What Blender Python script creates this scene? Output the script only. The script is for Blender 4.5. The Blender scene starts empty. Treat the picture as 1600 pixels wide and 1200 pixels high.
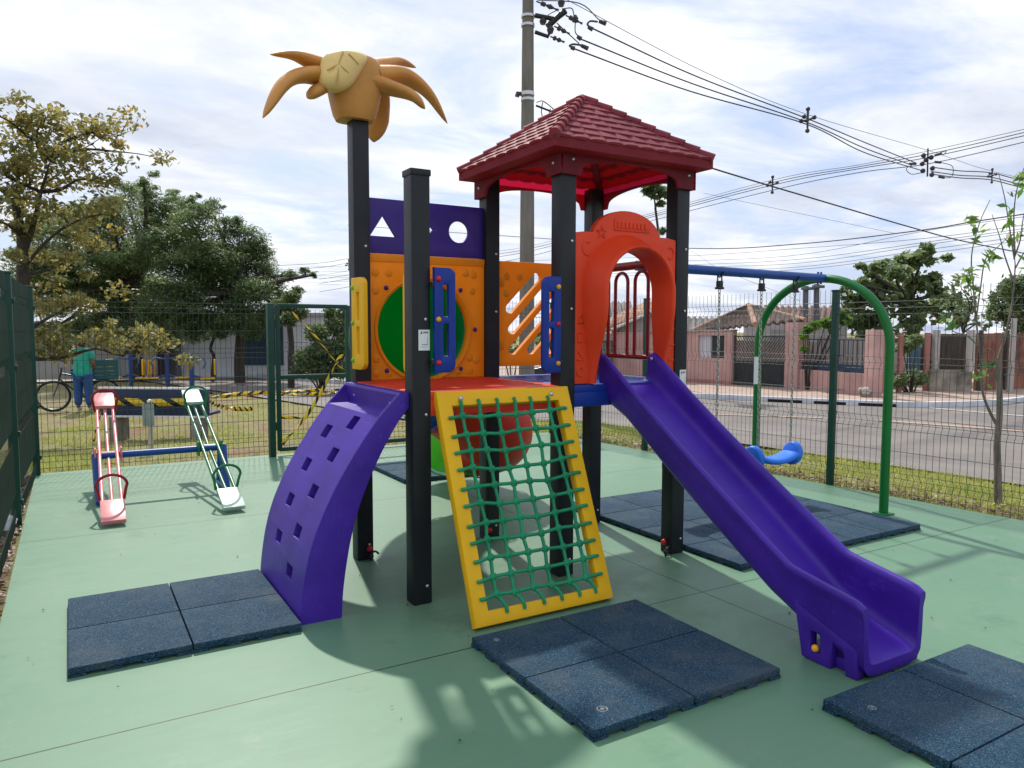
import bpy, bmesh, math, random
import numpy as np
from mathutils import Vector, Matrix, noise as mnoise
random.seed(7); rng = np.random.default_rng(11)
D = bpy.data
scene = bpy.context.scene
C = scene.collection
R = math.radians

# ------------------------------------------------------------------ camera
cam_loc = Vector((-1.5603, -3.6726, 1.5))
c_r = Vector((0.86073142, -0.50905396, 0.00234244))
c_u = Vector((0.03528387, 0.06424874, 0.99730996))
c_f = Vector((0.50783508, 0.85833336, -0.07326231))
FPX = 1169.8
cam = D.cameras.new('camera'); cam_o = D.objects.new('camera', cam); C.objects.link(cam_o)
cam.sensor_fit = 'HORIZONTAL'; cam.sensor_width = 36; cam.lens = FPX / 1600 * 36
cam.clip_start = 0.05; cam.clip_end = 2000
m3 = Matrix((c_r, c_u, -c_f)).transposed()
cam_o.matrix_world = Matrix.Translation(cam_loc) @ m3.to_4x4()
scene.camera = cam_o

def ray(px, py):
    return c_f + c_r * ((px - 800) / FPX) - c_u * ((py - 600) / FPX)
def at(px, py, dist):                       # point seen at a photo pixel at a horizontal distance (site survey helper)
    d = ray(px, py); return cam_loc + d * (dist / math.hypot(d.x, d.y))

# ------------------------------------------------------------------ materials
def new_mat(name):
    m = D.materials.new(name); m.use_nodes = True
    nt = m.node_tree; b = nt.nodes['Principled BSDF']
    return m, nt, b
def nd(nt, typ, **kw):
    n = nt.nodes.new(typ)
    for k, v in kw.items():
        if k.startswith('i_'): n.inputs[k[2:]].default_value = v
        else: setattr(n, k, v)
    return n
def col(c): return (c[0], c[1], c[2], 1)
def noise_node(nt, scale, detail=4, rough=.55, coord='Object', stretch=None):
    tc = nd(nt, 'ShaderNodeTexCoord')
    n = nd(nt, 'ShaderNodeTexNoise'); n.inputs['Scale'].default_value = scale
    n.inputs['Detail'].default_value = detail; n.inputs['Roughness'].default_value = rough
    out = tc.outputs[coord]
    if stretch:
        mp = nd(nt, 'ShaderNodeMapping'); mp.inputs['Scale'].default_value = stretch
        nt.links.new(out, mp.inputs[0]); out = mp.outputs[0]
    nt.links.new(out, n.inputs['Vector'])
    return n
def ramp(nt, src, stops):
    r = nd(nt, 'ShaderNodeValToRGB'); e = r.color_ramp.elements
    while len(e) < len(stops): e.new(.5)
    for el, (p, c) in zip(e, stops): el.position = p; el.color = col(c) if len(c) == 3 else c
    nt.links.new(src, r.inputs[0]); return r
def mixc(nt, fac, a, b, typ='MIX'):
    m = nd(nt, 'ShaderNodeMix', data_type='RGBA', blend_type=typ)
    for sock, v in ((m.inputs[0], fac), (m.inputs[6], a), (m.inputs[7], b)):
        if isinstance(v, bpy.types.NodeSocket): nt.links.new(v, sock)
        elif isinstance(v, (int, float)): sock.default_value = v
        else: sock.default_value = col(v)
    return m.outputs[2]
def bump(nt, b, src, strength, dist=.002):
    n = nd(nt, 'ShaderNodeBump'); n.inputs['Strength'].default_value = strength; n.inputs['Distance'].default_value = dist
    nt.links.new(src, n.inputs['Height']); nt.links.new(n.outputs[0], b.inputs['Normal'])
def add_transl(nt, b, colour, fac):
    t = nd(nt, 'ShaderNodeBsdfTranslucent'); mx = nd(nt, 'ShaderNodeMixShader'); mx.inputs[0].default_value = fac
    if isinstance(colour, bpy.types.NodeSocket): nt.links.new(colour, t.inputs[0])
    else: t.inputs[0].default_value = col(colour)
    nt.links.new(b.outputs[0], mx.inputs[1]); nt.links.new(t.outputs[0], mx.inputs[2])
    nt.links.new(mx.outputs[0], nt.nodes['Material Output'].inputs[0])
def plastic(name, c, rough=.38, var=.18, bs=220, bst=.10, trans=0, tcol=None, dirt=.15, metal=0, spec=.34, scratch=0):
    m, nt, b = new_mat(name)
    n1 = noise_node(nt, 3.5, 5); n2 = noise_node(nt, bs, 2)
    dark = tuple(x * (1 - var) for x in c); light = tuple(min(1, x * (1 + var * .6) + .004) for x in c)
    r1 = ramp(nt, n1.outputs[0], [(.3, dark), (.7, light)])
    n3 = noise_node(nt, 14, 8, .7)
    dm = ramp(nt, n3.outputs[0], [(.60, (0, 0, 0)), (.78, (dirt, dirt, dirt))])
    out = mixc(nt, dm.outputs[0], r1.outputs[0], (.28, .25, .2))
    if scratch:
        for st_ in ((38, .9, 2.2), (1.2, 34, 1.5)):
            ns = noise_node(nt, 3, 6, .72, stretch=st_); fs = ramp(nt, ns.outputs[0], [(.60, (0, 0, 0)), (.72, (scratch, scratch, scratch))])
            out = mixc(nt, fs.outputs[0], out, tuple(min(1, x * 1.9 + .035) for x in c))
    nt.links.new(out, b.inputs['Base Color'])
    rr = nd(nt, 'ShaderNodeMapRange'); rr.inputs[3].default_value = rough - .04; rr.inputs[4].default_value = rough + .16
    nt.links.new(n3.outputs[0], rr.inputs[0]); nt.links.new(rr.outputs[0], b.inputs['Roughness'])
    b.inputs['Metallic'].default_value = metal
    if not metal: b.inputs['Specular IOR Level'].default_value = spec
    bump(nt, b, n2.outputs[0], bst)
    if trans: add_transl(nt, b, tcol or c, trans)
    return m
def rough_mat(name, c1, c2, scale=6, rough=.85, bst=.3, bs=60, detail=6, stretch=None, c3=None, s3=1.2):
    m, nt, b = new_mat(name)
    n1 = noise_node(nt, scale, detail, .6, stretch=stretch)
    r1 = ramp(nt, n1.outputs[0], [(.32, c1), (.68, c2)])
    out = r1.outputs[0]
    if c3:
        n3 = noise_node(nt, s3, 5, .6)
        f = ramp(nt, n3.outputs[0], [(.45, (0, 0, 0)), (.65, (1, 1, 1))])
        out = mixc(nt, f.outputs[0], out, c3)
    nt.links.new(out, b.inputs['Base Color']); b.inputs['Roughness'].default_value = rough
    n2 = noise_node(nt, bs, 4); bump(nt, b, n2.outputs[0], bst, .01)
    return m
def leaf_mat(name, stops, trans=.35, rough=.5):
    m, nt, b = new_mat(name)
    g = nd(nt, 'ShaderNodeNewGeometry')
    n = noise_node(nt, 1.1, 3)
    ad = nd(nt, 'ShaderNodeMath', operation='MULTIPLY_ADD'); nt.links.new(g.outputs['Random Per Island'], ad.inputs[0]); ad.inputs[1].default_value = .55
    ml = nd(nt, 'ShaderNodeMath', operation='MULTIPLY'); nt.links.new(n.outputs[0], ml.inputs[0]); ml.inputs[1].default_value = .5
    nt.links.new(ml.outputs[0], ad.inputs[2])
    r = ramp(nt, ad.outputs[0], stops)
    nt.links.new(r.outputs[0], b.inputs['Base Color']); b.inputs['Roughness'].default_value = rough
    br = nd(nt, 'ShaderNodeHueSaturation'); br.inputs['Value'].default_value = 1.5; nt.links.new(r.outputs[0], br.inputs['Color'])
    add_transl(nt, b, br.outputs[0], trans)
    return m

M = {}
M['post'] = plastic('charcoal_plastic_wood', (.0095, .0115, .016), .42, .3, 90, .10, dirt=.03)
M['purple'] = plastic('purple_plastic', (.050, .011, .31), .40, .22, 160, .22, dirt=.10, scratch=.5)
M['purple_panel'] = plastic('dark_purple_plastic', (.042, .016, .22), .38, .12, 200, .08, dirt=.04)
M['yellow'] = plastic('yellow_plastic', (.93, .53, .004), .42, .08, 150, .2, trans=.16, dirt=.05)
M['orange'] = plastic('orange_plastic', (.95, .36, .006), .42, .08, 200, .1, trans=.32, tcol=(1, .42, .01), dirt=.04)
M['red'] = plastic('red_plastic', (.72, .045, .018), .36, .1, 180, .12, dirt=.05)
M['portal'] = plastic('orange_red_plastic', (.84, .062, .014), .42, .1, 180, .14, trans=.14, dirt=.03)
M['roof'] = plastic('wine_red_plastic', (.21, .030, .048), .6, .22, 120, .15, spec=.22, trans=.36, tcol=(.95, .015, .085), dirt=.14)
M['roof_tile'] = plastic('sky_lit_wine_tile', (.25, .045, .062), .58, .25, 120, .15, spec=.25, dirt=.2, trans=.2, tcol=(.85, .02, .09))  # paler, pinker base stands in for sky reflected on the tiles
M['blue'] = plastic('blue_plastic', (.001, .028, .27), .42, .12, 180, .12, dirt=.05)
M['swing_blue'] = plastic('sky_blue_plastic', (.03, .20, .80), .35, .1, 180, .1, trans=.1, dirt=.05)
M['green_tube'] = plastic('green_tube_plastic', (.010, .27, .085), .36, .1, 140, .12, trans=.34, tcol=(.01, .55, .15), dirt=.03)
M['lime_tube'] = plastic('lime_tube_plastic', (.12, .62, .02), .36, .1, 140, .12, trans=.35, dirt=.03)
M['blue_tube'] = plastic('blue_tube_plastic', (.01, .10, .55), .36, .1, 140, .12, trans=.3, dirt=.03)
M['red_tube'] = plastic('red_tube_plastic', (.74, .05, .02), .36, .1, 140, .12, trans=.3, dirt=.03)
M['rope'] = plastic('green_rope', (.008, .27, .115), .55, .25, 260, .5, dirt=.05)
M['palm'] = plastic('tan_plastic', (.64, .30, .075), .42, .22, 90, .2, trans=.08, dirt=.02)
M['cream'] = plastic('cream_plastic', (.88, .64, .26), .42, .12, 90, .2, trans=.08, dirt=.015)
M['bolt_red'] = plastic('red_cap_plastic', (.65, .02, .02), .3); M['bolt_green'] = plastic('green_cap_plastic', (.13, .55, .03), .3)
M['bolt_yellow'] = plastic('yellow_cap_plastic', (.85, .42, .02), .3); M['bolt_purple'] = plastic('purple_cap_plastic', (.06, .01, .16), .3)
M['steel'] = plastic('zinc_steel', (.55, .55, .53), .32, .2, 120, .1, metal=.9)
M['chain'] = plastic('galvanised_chain', (.42, .41, .38), .38, .3, 120, .1, metal=.8)
M['dark_metal'] = plastic('dark_metal', (.02, .02, .022), .5)
M['blue_paint'] = plastic('blue_enamel', (.004, .06, .28), .3, .12, 60, .05, dirt=.1)
M['red_paint'] = plastic('red_enamel', (.50, .012, .025), .26, .15, 60, .05, dirt=.1)
M['maroon_paint'] = plastic('maroon_enamel', (.30, .008, .016), .28, .15, 60, .05, dirt=.08)
M['green_paint'] = plastic('green_enamel', (.004, .15, .025), .3, .15, 60, .05, dirt=.06)
M['seesaw_green'] = plastic('dark_green_enamel', (.01, .17, .06), .25, .15, 60, .05, dirt=.1)
M['pale_green'] = plastic('worn_pale_green_metal', (.52, .66, .56), .22, .15, 60, .05, dirt=.2, metal=.3)
M['pink_red'] = plastic('worn_pink_red_metal', (.72, .25, .25), .24, .15, 60, .05, dirt=.2)
M['fence_post'] = plastic('fence_green_paint', (.004, .048, .034), .4, .2, 60, .05, dirt=.06)
M['fence_wire'] = plastic('fence_wire_paint', (.022, .046, .032), .45, .2, 60, .05, dirt=.1)
M['white'] = plastic('white_vinyl', (.78, .79, .8), .35, .05, 60, .02, dirt=.08)
M['ink'] = plastic('dark_print', (.03, .03, .05), .5)
M['ink_pale'] = plastic('pale_print', (.45, .47, .55), .5)
M['concrete'] = rough_mat('pole_concrete', (.13, .12, .105), (.21, .195, .175), 2.5, .9, .25, 50, stretch=(3, 3, .5))
M['cable'] = plastic('black_cable', (.045, .048, .058), .5)
M['ceramic'] = plastic('insulator', (.05, .045, .05), .3)

# court floor with painted concrete and joints
def floor_mat():
    m, nt, b = new_mat('painted_green_concrete')
    n1 = noise_node(nt, .55, 6, .62); n2 = noise_node(nt, 5.5, 8, .68, stretch=(.55, 1.7, 1)); n3 = noise_node(nt, 40, 5, .7)
    r1 = ramp(nt, n1.outputs[0], [(.3, (.096, .216, .126)), (.7, (.134, .264, .158))])
    f2 = ramp(nt, n2.outputs[0], [(.45, (0, 0, 0)), (.78, (.6, .6, .6))])
    c = mixc(nt, f2.outputs[0], r1.outputs[0], (.140, .225, .150))
    n4 = noise_node(nt, 1.7, 9, .72)
    f4 = ramp(nt, n4.outputs[0], [(.60, (0, 0, 0)), (.74, (.45, .45, .45))])
    c = mixc(nt, f4.outputs[0], c, (.052, .118, .070))
    f3 = ramp(nt, n3.outputs[0], [(.66, (0, 0, 0)), (.78, (.35, .35, .35))])
    c = mixc(nt, f3.outputs[0], c, (.16, .22, .16))
    for sc_, st_, thr, cc_ in ((9, (6, .25, 1), .62, (.17, .25, .18)), (7, (.3, 5, 1), .63, (.16, .24, .17)), (2.6, (1, 1, 1), .58, (.20, .27, .20)), (1.1, (1, 1, 1), .56, (.060, .14, .082))):
        n5 = noise_node(nt, sc_, 7, .75, stretch=st_); f5 = ramp(nt, n5.outputs[0], [(thr, (0, 0, 0)), (thr + .10, (.5, .5, .5))]); c = mixc(nt, f5.outputs[0], c, cc_)
    tc = nd(nt, 'ShaderNodeTexCoord'); sp = nd(nt, 'ShaderNodeSeparateXYZ'); nt.links.new(tc.outputs['Object'], sp.inputs[0])
    wob = nd(nt, 'ShaderNodeMath', operation='MULTIPLY_ADD'); nt.links.new(n2.outputs[0], wob.inputs[0]); wob.inputs[1].default_value = .006; wob.inputs[2].default_value = -.003
    last = None
    for ax, v in (('Y', -.623), ('Y', 2.497), ('X', 1.515), ('X', -4.5), ('Y', -3.745)):
        s = nd(nt, 'ShaderNodeMath', operation='SUBTRACT'); nt.links.new(sp.outputs[ax], s.inputs[0]); s.inputs[1].default_value = v
        s1 = nd(nt, 'ShaderNodeMath', operation='ADD'); nt.links.new(s.outputs[0], s1.inputs[0]); nt.links.new(wob.outputs[0], s1.inputs[1])
        a = nd(nt, 'ShaderNodeMath', operation='ABSOLUTE'); nt.links.new(s1.outputs[0], a.inputs[0])
        l = nd(nt, 'ShaderNodeMath', operation='LESS_THAN'); nt.links.new(a.outputs[0], l.inputs[0]); l.inputs[1].default_value = .0042
        if last is None: last = l.outputs[0]
        else:
            mx = nd(nt, 'ShaderNodeMath', operation='MAXIMUM'); nt.links.new(last, mx.inputs[0]); nt.links.new(l.outputs[0], mx.inputs[1]); last = mx.outputs[0]
    c = mixc(nt, last, c, (.016, .026, .018))
    nt.links.new(c, b.inputs['Base Color'])
    rr = nd(nt, 'ShaderNodeMapRange'); rr.inputs[3].default_value = .34; rr.inputs[4].default_value = .62
    nt.links.new(n2.outputs[0], rr.inputs[0]); nt.links.new(rr.outputs[0], b.inputs['Roughness'])
    bump(nt, b, n2.outputs[0], .25, .004)
    return m
M['floor'] = floor_mat()
def rubber_mat_m():
    m, nt, b = new_mat('speckled_blue_rubber')
    tc = nd(nt, 'ShaderNodeTexCoord')
    v = nd(nt, 'ShaderNodeTexVoronoi'); v.inputs['Scale'].default_value = 270; nt.links.new(tc.outputs['Object'], v.inputs['Vector'])
    r = ramp(nt, v.outputs['Color'], [(.15, (.004, .018, .038)), (.5, (.010, .052, .102)), (.74, (.022, .095, .165)), (.88, (.07, .17, .24)), (.97, (.22, .31, .37))])
    n = noise_node(nt, 4, 6, .65)
    f = ramp(nt, n.outputs[0], [(.45, (0, 0, 0)), (.75, (.55, .55, .55))])
    c = mixc(nt, f.outputs[0], r.outputs[0], (.085, .125, .15))
    n_ = noise_node(nt, 1.6, 7, .7); f_ = ramp(nt, n_.outputs[0], [(.55, (0, 0, 0)), (.72, (.35, .35, .35))]); c = mixc(nt, f_.outputs[0], c, (.19, .19, .165))
    nt.links.new(c, b.inputs['Base Color']); b.inputs['Roughness'].default_value = .7
    b.inputs['Specular IOR Level'].default_value = .3
    bump(nt, b, v.outputs['Distance'], 1.0, .006)
    return m
M['rubber'] = rubber_mat_m()
M['rubber_worn'] = rough_mat('worn_rubber_ring', (.10, .12, .12), (.30, .33, .34), 60, .8, .3, 200)
M['ground'] = None
def ground_mat():
    m, nt, b = new_mat('dry_grass_soil')
    n1 = noise_node(nt, 1.3, 7, .65); n2 = noise_node(nt, 16, 8, .7); n3 = noise_node(nt, .35, 5, .6)
    g = ramp(nt, n2.outputs[0], [(.3, (.09, .10, .026)), (.52, (.24, .23, .075)), (.72, (.40, .35, .16))])
    s = ramp(nt, n2.outputs[0], [(.3, (.13, .07, .042)), (.7, (.33, .20, .125))])
    f = ramp(nt, n1.outputs[0], [(.48, (0, 0, 0)), (.62, (1, 1, 1))])
    c = mixc(nt, f.outputs[0], g.outputs[0], s.outputs[0])
    f3 = ramp(nt, n3.outputs[0], [(.5, (0, 0, 0)), (.7, (.7, .7, .7))])
    c = mixc(nt, f3.outputs[0], c, (.23, .21, .08))
    nt.links.new(c, b.inputs['Base Color']); b.inputs['Roughness'].default_value = .95
    bump(nt, b, n2.outputs[0], .8, .05)
    return m
M['ground'] = ground_mat()
M['asphalt'] = rough_mat('worn_asphalt', (.14, .122, .112), (.20, .178, .163), 1.1, .8, .35, 180, 9, c3=(.225, .195, .17), s3=.5)
M['kerb'] = rough_mat('white_kerb_paint', (.46, .48, .52), (.66, .68, .72), 3, .8, .3, 40)
M['sidewalk'] = rough_mat('pink_sidewalk', (.34, .25, .20), (.46, .35, .28), 2, .9, .3, 40)
M['path'] = rough_mat('pale_path', (.36, .33, .28), (.48, .45, .40), 2, .9, .3, 40)
M['slot'] = plastic('drain_black', (.01, .01, .01), .8)
M['roadline'] = rough_mat('worn_white_line', (.40, .38, .36), (.60, .58, .56), 8, .8, .2, 80)
M['roadline_o'] = rough_mat('worn_orange_line', (.30, .22, .18), (.50, .36, .27), 6, .8, .2, 80)
M['bark'] = rough_mat('bark', (.022, .018, .014), (.07, .055, .043), 9, .95, .8, 40, stretch=(4, 4, .8))
M['bark_grey'] = rough_mat('grey_bark', (.11, .09, .075), (.24, .20, .17), 9, .9, .6, 40, stretch=(4, 4, .8))
M['leaf_dark'] = leaf_mat('dark_leaf', [(.1, (.04, .072, .030)), (.5, (.10, .155, .060)), (.9, (.21, .26, .10))], .52)
M['leaf_mid'] = leaf_mat('mid_leaf', [(.1, (.065, .105, .045)), (.5, (.15, .21, .085)), (.9, (.26, .31, .135))], .52)
M['leaf_yellow'] = leaf_mat('yellowing_leaf', [(.1, (.07, .088, .034)), (.38, (.15, .155, .055)), (.66, (.25, .225, .07)), (.80, (.36, .27, .055)), (.92, (.58, .36, .03))], .5)
M['leaf_bright'] = leaf_mat('bright_leaf', [(.1, (.03, .09, .012)), (.5, (.10, .22, .03)), (.9, (.26, .36, .05))], .45)
M['grass'] = leaf_mat('grass_blade', [(.1, (.13, .19, .03)), (.45, (.30, .37, .07)), (.7, (.50, .47, .15)), (.95, (.62, .53, .29))], .35)
M['dead_leaf'] = leaf_mat('dead_leaf', [(.1, (.06, .03, .02)), (.5, (.16, .09, .05)), (.9, (.30, .19, .12))], .1)

# ------------------------------------------------------------------ mesh helpers
def obj(name, bm, m, parent=None, smooth=True, angle=40, loc=None):
    me = D.meshes.new(name)
    if isinstance(bm, bmesh.types.BMesh):
        bm.normal_update(); bm.to_mesh(me); bm.free()
    o = D.objects.new(name, me); C.objects.link(o)
    if m: me.materials.append(m)
    if smooth and len(me.polygons):
        me.polygons.foreach_set('use_smooth', [True] * len(me.polygons))
        me.set_sharp_from_angle(angle=R(angle))
    if parent: o.parent = parent; o.matrix_parent_inverse = Matrix.Translation(-parent.location)
    if loc: o.location = loc
    return o
def np_mesh(name, verts, faces, m, parent=None):
    me = D.meshes.new(name); nv = len(verts); nf, k = faces.shape
    me.vertices.add(nv); me.vertices.foreach_set('co', np.asarray(verts, np.float32).ravel())
    me.loops.add(nf * k); me.loops.foreach_set('vertex_index', faces.astype(np.int32).ravel())
    me.polygons.add(nf); me.polygons.foreach_set('loop_start', np.arange(0, nf * k, k, dtype=np.int32))
    me.polygons.foreach_set('loop_total', np.full(nf, k, np.int32))
    me.update(calc_edges=True); me.validate()
    me.materials.append(m)
    o = D.objects.new(name, me); C.objects.link(o)
    if parent: o.parent = parent; o.matrix_parent_inverse = Matrix.Translation(-parent.location)
    return o
def thing(name, label, cat, loc=(0, 0, 0), group=None):
    o = D.objects.new(name, None); C.objects.link(o); o.location = loc; o.empty_display_size = .1
    return tag(o, label, cat, group)
def pieces(name, bm, m, parent=None, **k):    # every loose piece of the bmesh becomes an object of its own
    bm.verts.index_update(); seen = set(); out = []
    bm.verts.ensure_lookup_table()
    for v in bm.verts:
        if v.index in seen: continue
        isl = []; st_ = [v]; seen.add(v.index)
        while st_:
            x = st_.pop(); isl.append(x)
            for e in x.link_edges:
                o_ = e.other_vert(x)
                if o_.index not in seen: seen.add(o_.index); st_.append(o_)
        b2 = bmesh.new(); mp_ = {x: b2.verts.new(x.co) for x in isl}
        fs = {f for x in isl for f in x.link_faces}
        for f in fs: b2.faces.new([mp_[x] for x in f.verts])
        bmesh.ops.recalc_face_normals(b2, faces=b2.faces)
        out.append(obj(name, b2, m, parent, **k))
    bm.free(); return out
def tag(o, label, cat, group=None):
    o['label'] = label; o['category'] = cat
    if group: o['group'] = group
    return o
def struct(o, kind='structure'): o['kind'] = kind; return o
def box(bm, lo, hi, bev=0, mtx=None):
    lo = Vector(lo); hi = Vector(hi); c = (lo + hi) / 2; s = hi - lo
    r = bmesh.ops.create_cube(bm, size=1, matrix=Matrix.Translation(c) @ Matrix.Diagonal((s.x, s.y, s.z, 1)))
    vs = r['verts']
    if bev:
        es = list({e for v in vs for e in v.link_edges})
        rb = bmesh.ops.bevel(bm, geom=es, offset=bev, segments=2, affect='EDGES', profile=.6)
        vs = list({v for f in rb['faces'] for v in f.verts} | {v for v in vs if v.is_valid})
    if mtx: bmesh.ops.transform(bm, matrix=mtx, verts=vs)
    return vs
def dbox(bm, p0, p1, z0, z1, t, bev=0):      # upright box along p0->p1 with thickness t
    p0 = Vector((p0[0], p0[1], 0)); p1 = Vector((p1[0], p1[1], 0)); d = p1 - p0
    mtx = Matrix.Translation(p0) @ Matrix.Rotation(math.atan2(d.y, d.x), 4, 'Z')
    return box(bm, (0, -t / 2, z0), (d.length, t / 2, z1), bev, mtx)
def tube(bm, pts, r, seg=8, caps=True, closed=False, flat=1.0, updir=None):
    pts = [Vector(p) for p in pts]; n = len(pts)
    rs = r if isinstance(r, (list, tuple)) else [r] * n
    rings = []; prev = None
    for i, p in enumerate(pts):
        if closed: t = pts[(i + 1) % n] - pts[i - 1]
        else: t = pts[min(i + 1, n - 1)] - pts[max(i - 1, 0)]
        if t.length < 1e-9: t = Vector((0, 0, 1))
        t.normalize()
        if updir is not None: a = Vector(updir)
        elif prev is None: a = Vector((0, 0, 1)) if abs(t.z) < .9 else Vector((1, 0, 0))
        else: a = prev
        a = a - t * a.dot(t)
        if a.length < 1e-6: a = t.orthogonal()
        a.normalize(); prev = a; b = t.cross(a)
        rings.append([bm.verts.new(p + (a * math.cos(k * 2 * math.pi / seg) * flat + b * math.sin(k * 2 * math.pi / seg)) * rs[i]) for k in range(seg)])
    m = n if closed else n - 1
    for i in range(m):
        A, B = rings[i], rings[(i + 1) % n]
        for k in range(seg): bm.faces.new((A[k], A[(k + 1) % seg], B[(k + 1) % seg], B[k]))
    if caps and not closed:
        bm.faces.new(rings[0][::-1]); bm.faces.new(rings[-1])
    return rings
def smooth_path(pts, sub=6, closed=False):   # Catmull-Rom
    P = [Vector(p) for p in pts]; out = []
    n = len(P); rng_ = range(n if closed else n - 1)
    for i in rng_:
        p1, p2 = P[i], P[(i + 1) % n]
        p0 = P[i - 1] if (i > 0 or closed) else p1 * 2 - p2
        p3 = P[(i + 2) % n] if (i + 2 < n or closed) else p2 * 2 - p1
        for k in range(sub):
            t = k / sub
            out.append(.5 * ((2 * p1) + (p2 - p0) * t + (2 * p0 - 5 * p1 + 4 * p2 - p3) * t * t + (3 * p1 - p0 - 3 * p2 + p3) * t ** 3))
    if not closed: out.append(P[-1])
    return out
def lerp_list(vals, n):
    xs = np.linspace(0, len(vals) - 1, n); return list(np.interp(xs, range(len(vals)), vals))
def ball(bm, c, r, u=10, v=7, sc=(1, 1, 1)):
    bmesh.ops.create_uvsphere(bm, u_segments=u, v_segments=v, radius=r, matrix=Matrix.Translation(c) @ Matrix.Diagonal((*sc, 1)))
def cyl(bm, p0, p1, r, seg=12, r2=None): tube(bm, [p0, p1], [r, r if r2 is None else r2], seg)
def bolt(bm, c, n, r=.014, h=.008):          # domed bolt head
    n = Vector(n).normalized(); c = Vector(c)
    tube(bm, [c, c + n * h * .4, c + n * h * .8, c + n * h], [r, r, r * .75, r * .3], 10)
def plate(name, outlines, th, bev, mtx, m, parent, res=1):
    """flat plate from 2D outlines (first outer, rest holes), extruded +-th/2"""
    cu = D.curves.new('tmp', 'CURVE'); cu.dimensions = '2D'; cu.fill_mode = 'BOTH'
    cu.extrude = th / 2 - bev; cu.bevel_depth = bev; cu.bevel_resolution = 1; cu.offset = -bev
    for pts in outlines:
        s = cu.splines.new('POLY'); s.points.add(len(pts) - 1); s.use_cyclic_u = True
        for p_, q in zip(s.points, pts): p_.co = (q[0], q[1], 0, 1)
    t = D.objects.new('tmp', cu); C.objects.link(t)
    me = D.meshes.new_from_object(t.evaluated_get(bpy.context.evaluated_depsgraph_get()))
    D.objects.remove(t); D.curves.remove(cu)
    me.transform(mtx); me.name = name
    o = D.objects.new(name, me); C.objects.link(o); me.materials.clear(); me.materials.append(m)
    bm = bmesh.new(); bm.from_mesh(me); bmesh.ops.remove_doubles(bm, verts=bm.verts, dist=1e-5); bmesh.ops.recalc_face_normals(bm, faces=bm.faces); bm.to_mesh(me); bm.free()
    me.polygons.foreach_set('use_smooth', [True] * len(me.polygons)); me.set_sharp_from_angle(angle=R(35))
    if parent: o.parent = parent; o.matrix_parent_inverse = Matrix.Translation(-parent.location)
    return o
XZ = lambda y: Matrix(((1, 0, 0, 0), (0, 0, -1, y), (0, 1, 0, 0), (0, 0, 0, 1)))     # (u,v)->(x=u,z=v) at y
YZ = lambda x: Matrix(((0, 0, 1, x), (1, 0, 0, 0), (0, 1, 0, 0), (0, 0, 0, 1)))      # (u,v)->(y=u,z=v) at x
def circ(cx, cz, r, n=40, r2=None): return [(cx + r * math.cos(2 * math.pi * k / n), cz + (r2 or r) * math.sin(2 * math.pi * k / n)) for k in range(n)]
def rrect(x0, z0, x1, z1, r, n=6, corners=(1, 1, 1, 1)):
    out = []
    for (cx, cz, a0, on) in ((x1 - r, z1 - r, 0, corners[0]), (x0 + r, z1 - r, 90, corners[1]), (x0 + r, z0 + r, 180, corners[2]), (x1 - r, z0 + r, 270, corners[3])):
        if on: out += [(cx + r * math.cos(R(a0 + 90 * k / n)), cz + r * math.sin(R(a0 + 90 * k / n))) for k in range(n + 1)]
        else:
            s = {0: (x1, z1), 90: (x0, z1), 180: (x0, z0), 270: (x1, z0)}[a0]; out.append(s)
    return out
def capsule(x0, z0, x1, z1, r, n=8):
    a = math.atan2(z1 - z0, x1 - x0)
    return [(x1 + r * math.cos(a - math.pi / 2 + math.pi * k / n), z1 + r * math.sin(a - math.pi / 2 + math.pi * k / n)) for k in range(n + 1)] + \
           [(x0 + r * math.cos(a + math.pi / 2 + math.pi * k / n), z0 + r * math.sin(a + math.pi / 2 + math.pi * k / n)) for k in range(n + 1)]

# ------------------------------------------------------------------ ground, road
def hgt(x, y):
    dx = max(-1.95 - x, 0, x - 4.85); dy = max(y - 5.45, 0, -7 - y); d = math.hypot(dx, dy)
    t = min(1, d / 6); return -.45 * t * t * (3 - 2 * t)
def sheet(name, xs, ys, off, m, fx=None):
    bm = bmesh.new(); rows = []
    for y in ys:
        row = []
        for x in xs:
            X = fx(x, y) if fx else x
            row.append(bm.verts.new((X, y, hgt(X, y) + off(X, y))))
        rows.append(row)
    for a, b in zip(rows, rows[1:]):
        for i in range(len(xs) - 1): bm.faces.new((a[i], a[i + 1], b[i + 1], b[i]))
    return obj(name, bm, m, None, True, 80)
xs = [-400, -150, -60, -30, -20] + [x * .5 for x in range(-28, 61)] + [33, 37, 45, 60, 150, 400]
ys = [-400, -150, -60, -30, -20] + [y * .5 for y in range(-28, 61)] + [33, 37, 45, 60, 150, 400]
def goff(x, y):
    if -1.9 < x < 4.7 and -7 < y < 5.3: return -.08
    return -.025 + .02 * (mnoise.noise((x * 1.1, y * 1.1, 0)))
ground = struct(sheet('ground', xs, ys, goff, M['ground']))
def near_edge(y): return float(np.interp(y, [-30, -6, .26, 2.26, 6.52, 20, 60], [12.5, 8.2, 7.0, 6.55, 5.72, 2.6, -8]))
ys_r = [-60, -40, -30] + [y * .5 for y in range(-50, 71)] + [40, 50, 60]
ts = [0, .01, .02, .03, .045, .06, .08, .1, .12, .15, .18, .22, .3, .5, 1]
road = struct(sheet('road', ts, ys_r, lambda x, y: .015, M['asphalt'], lambda t, y: near_edge(y) + t * 70))
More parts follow.
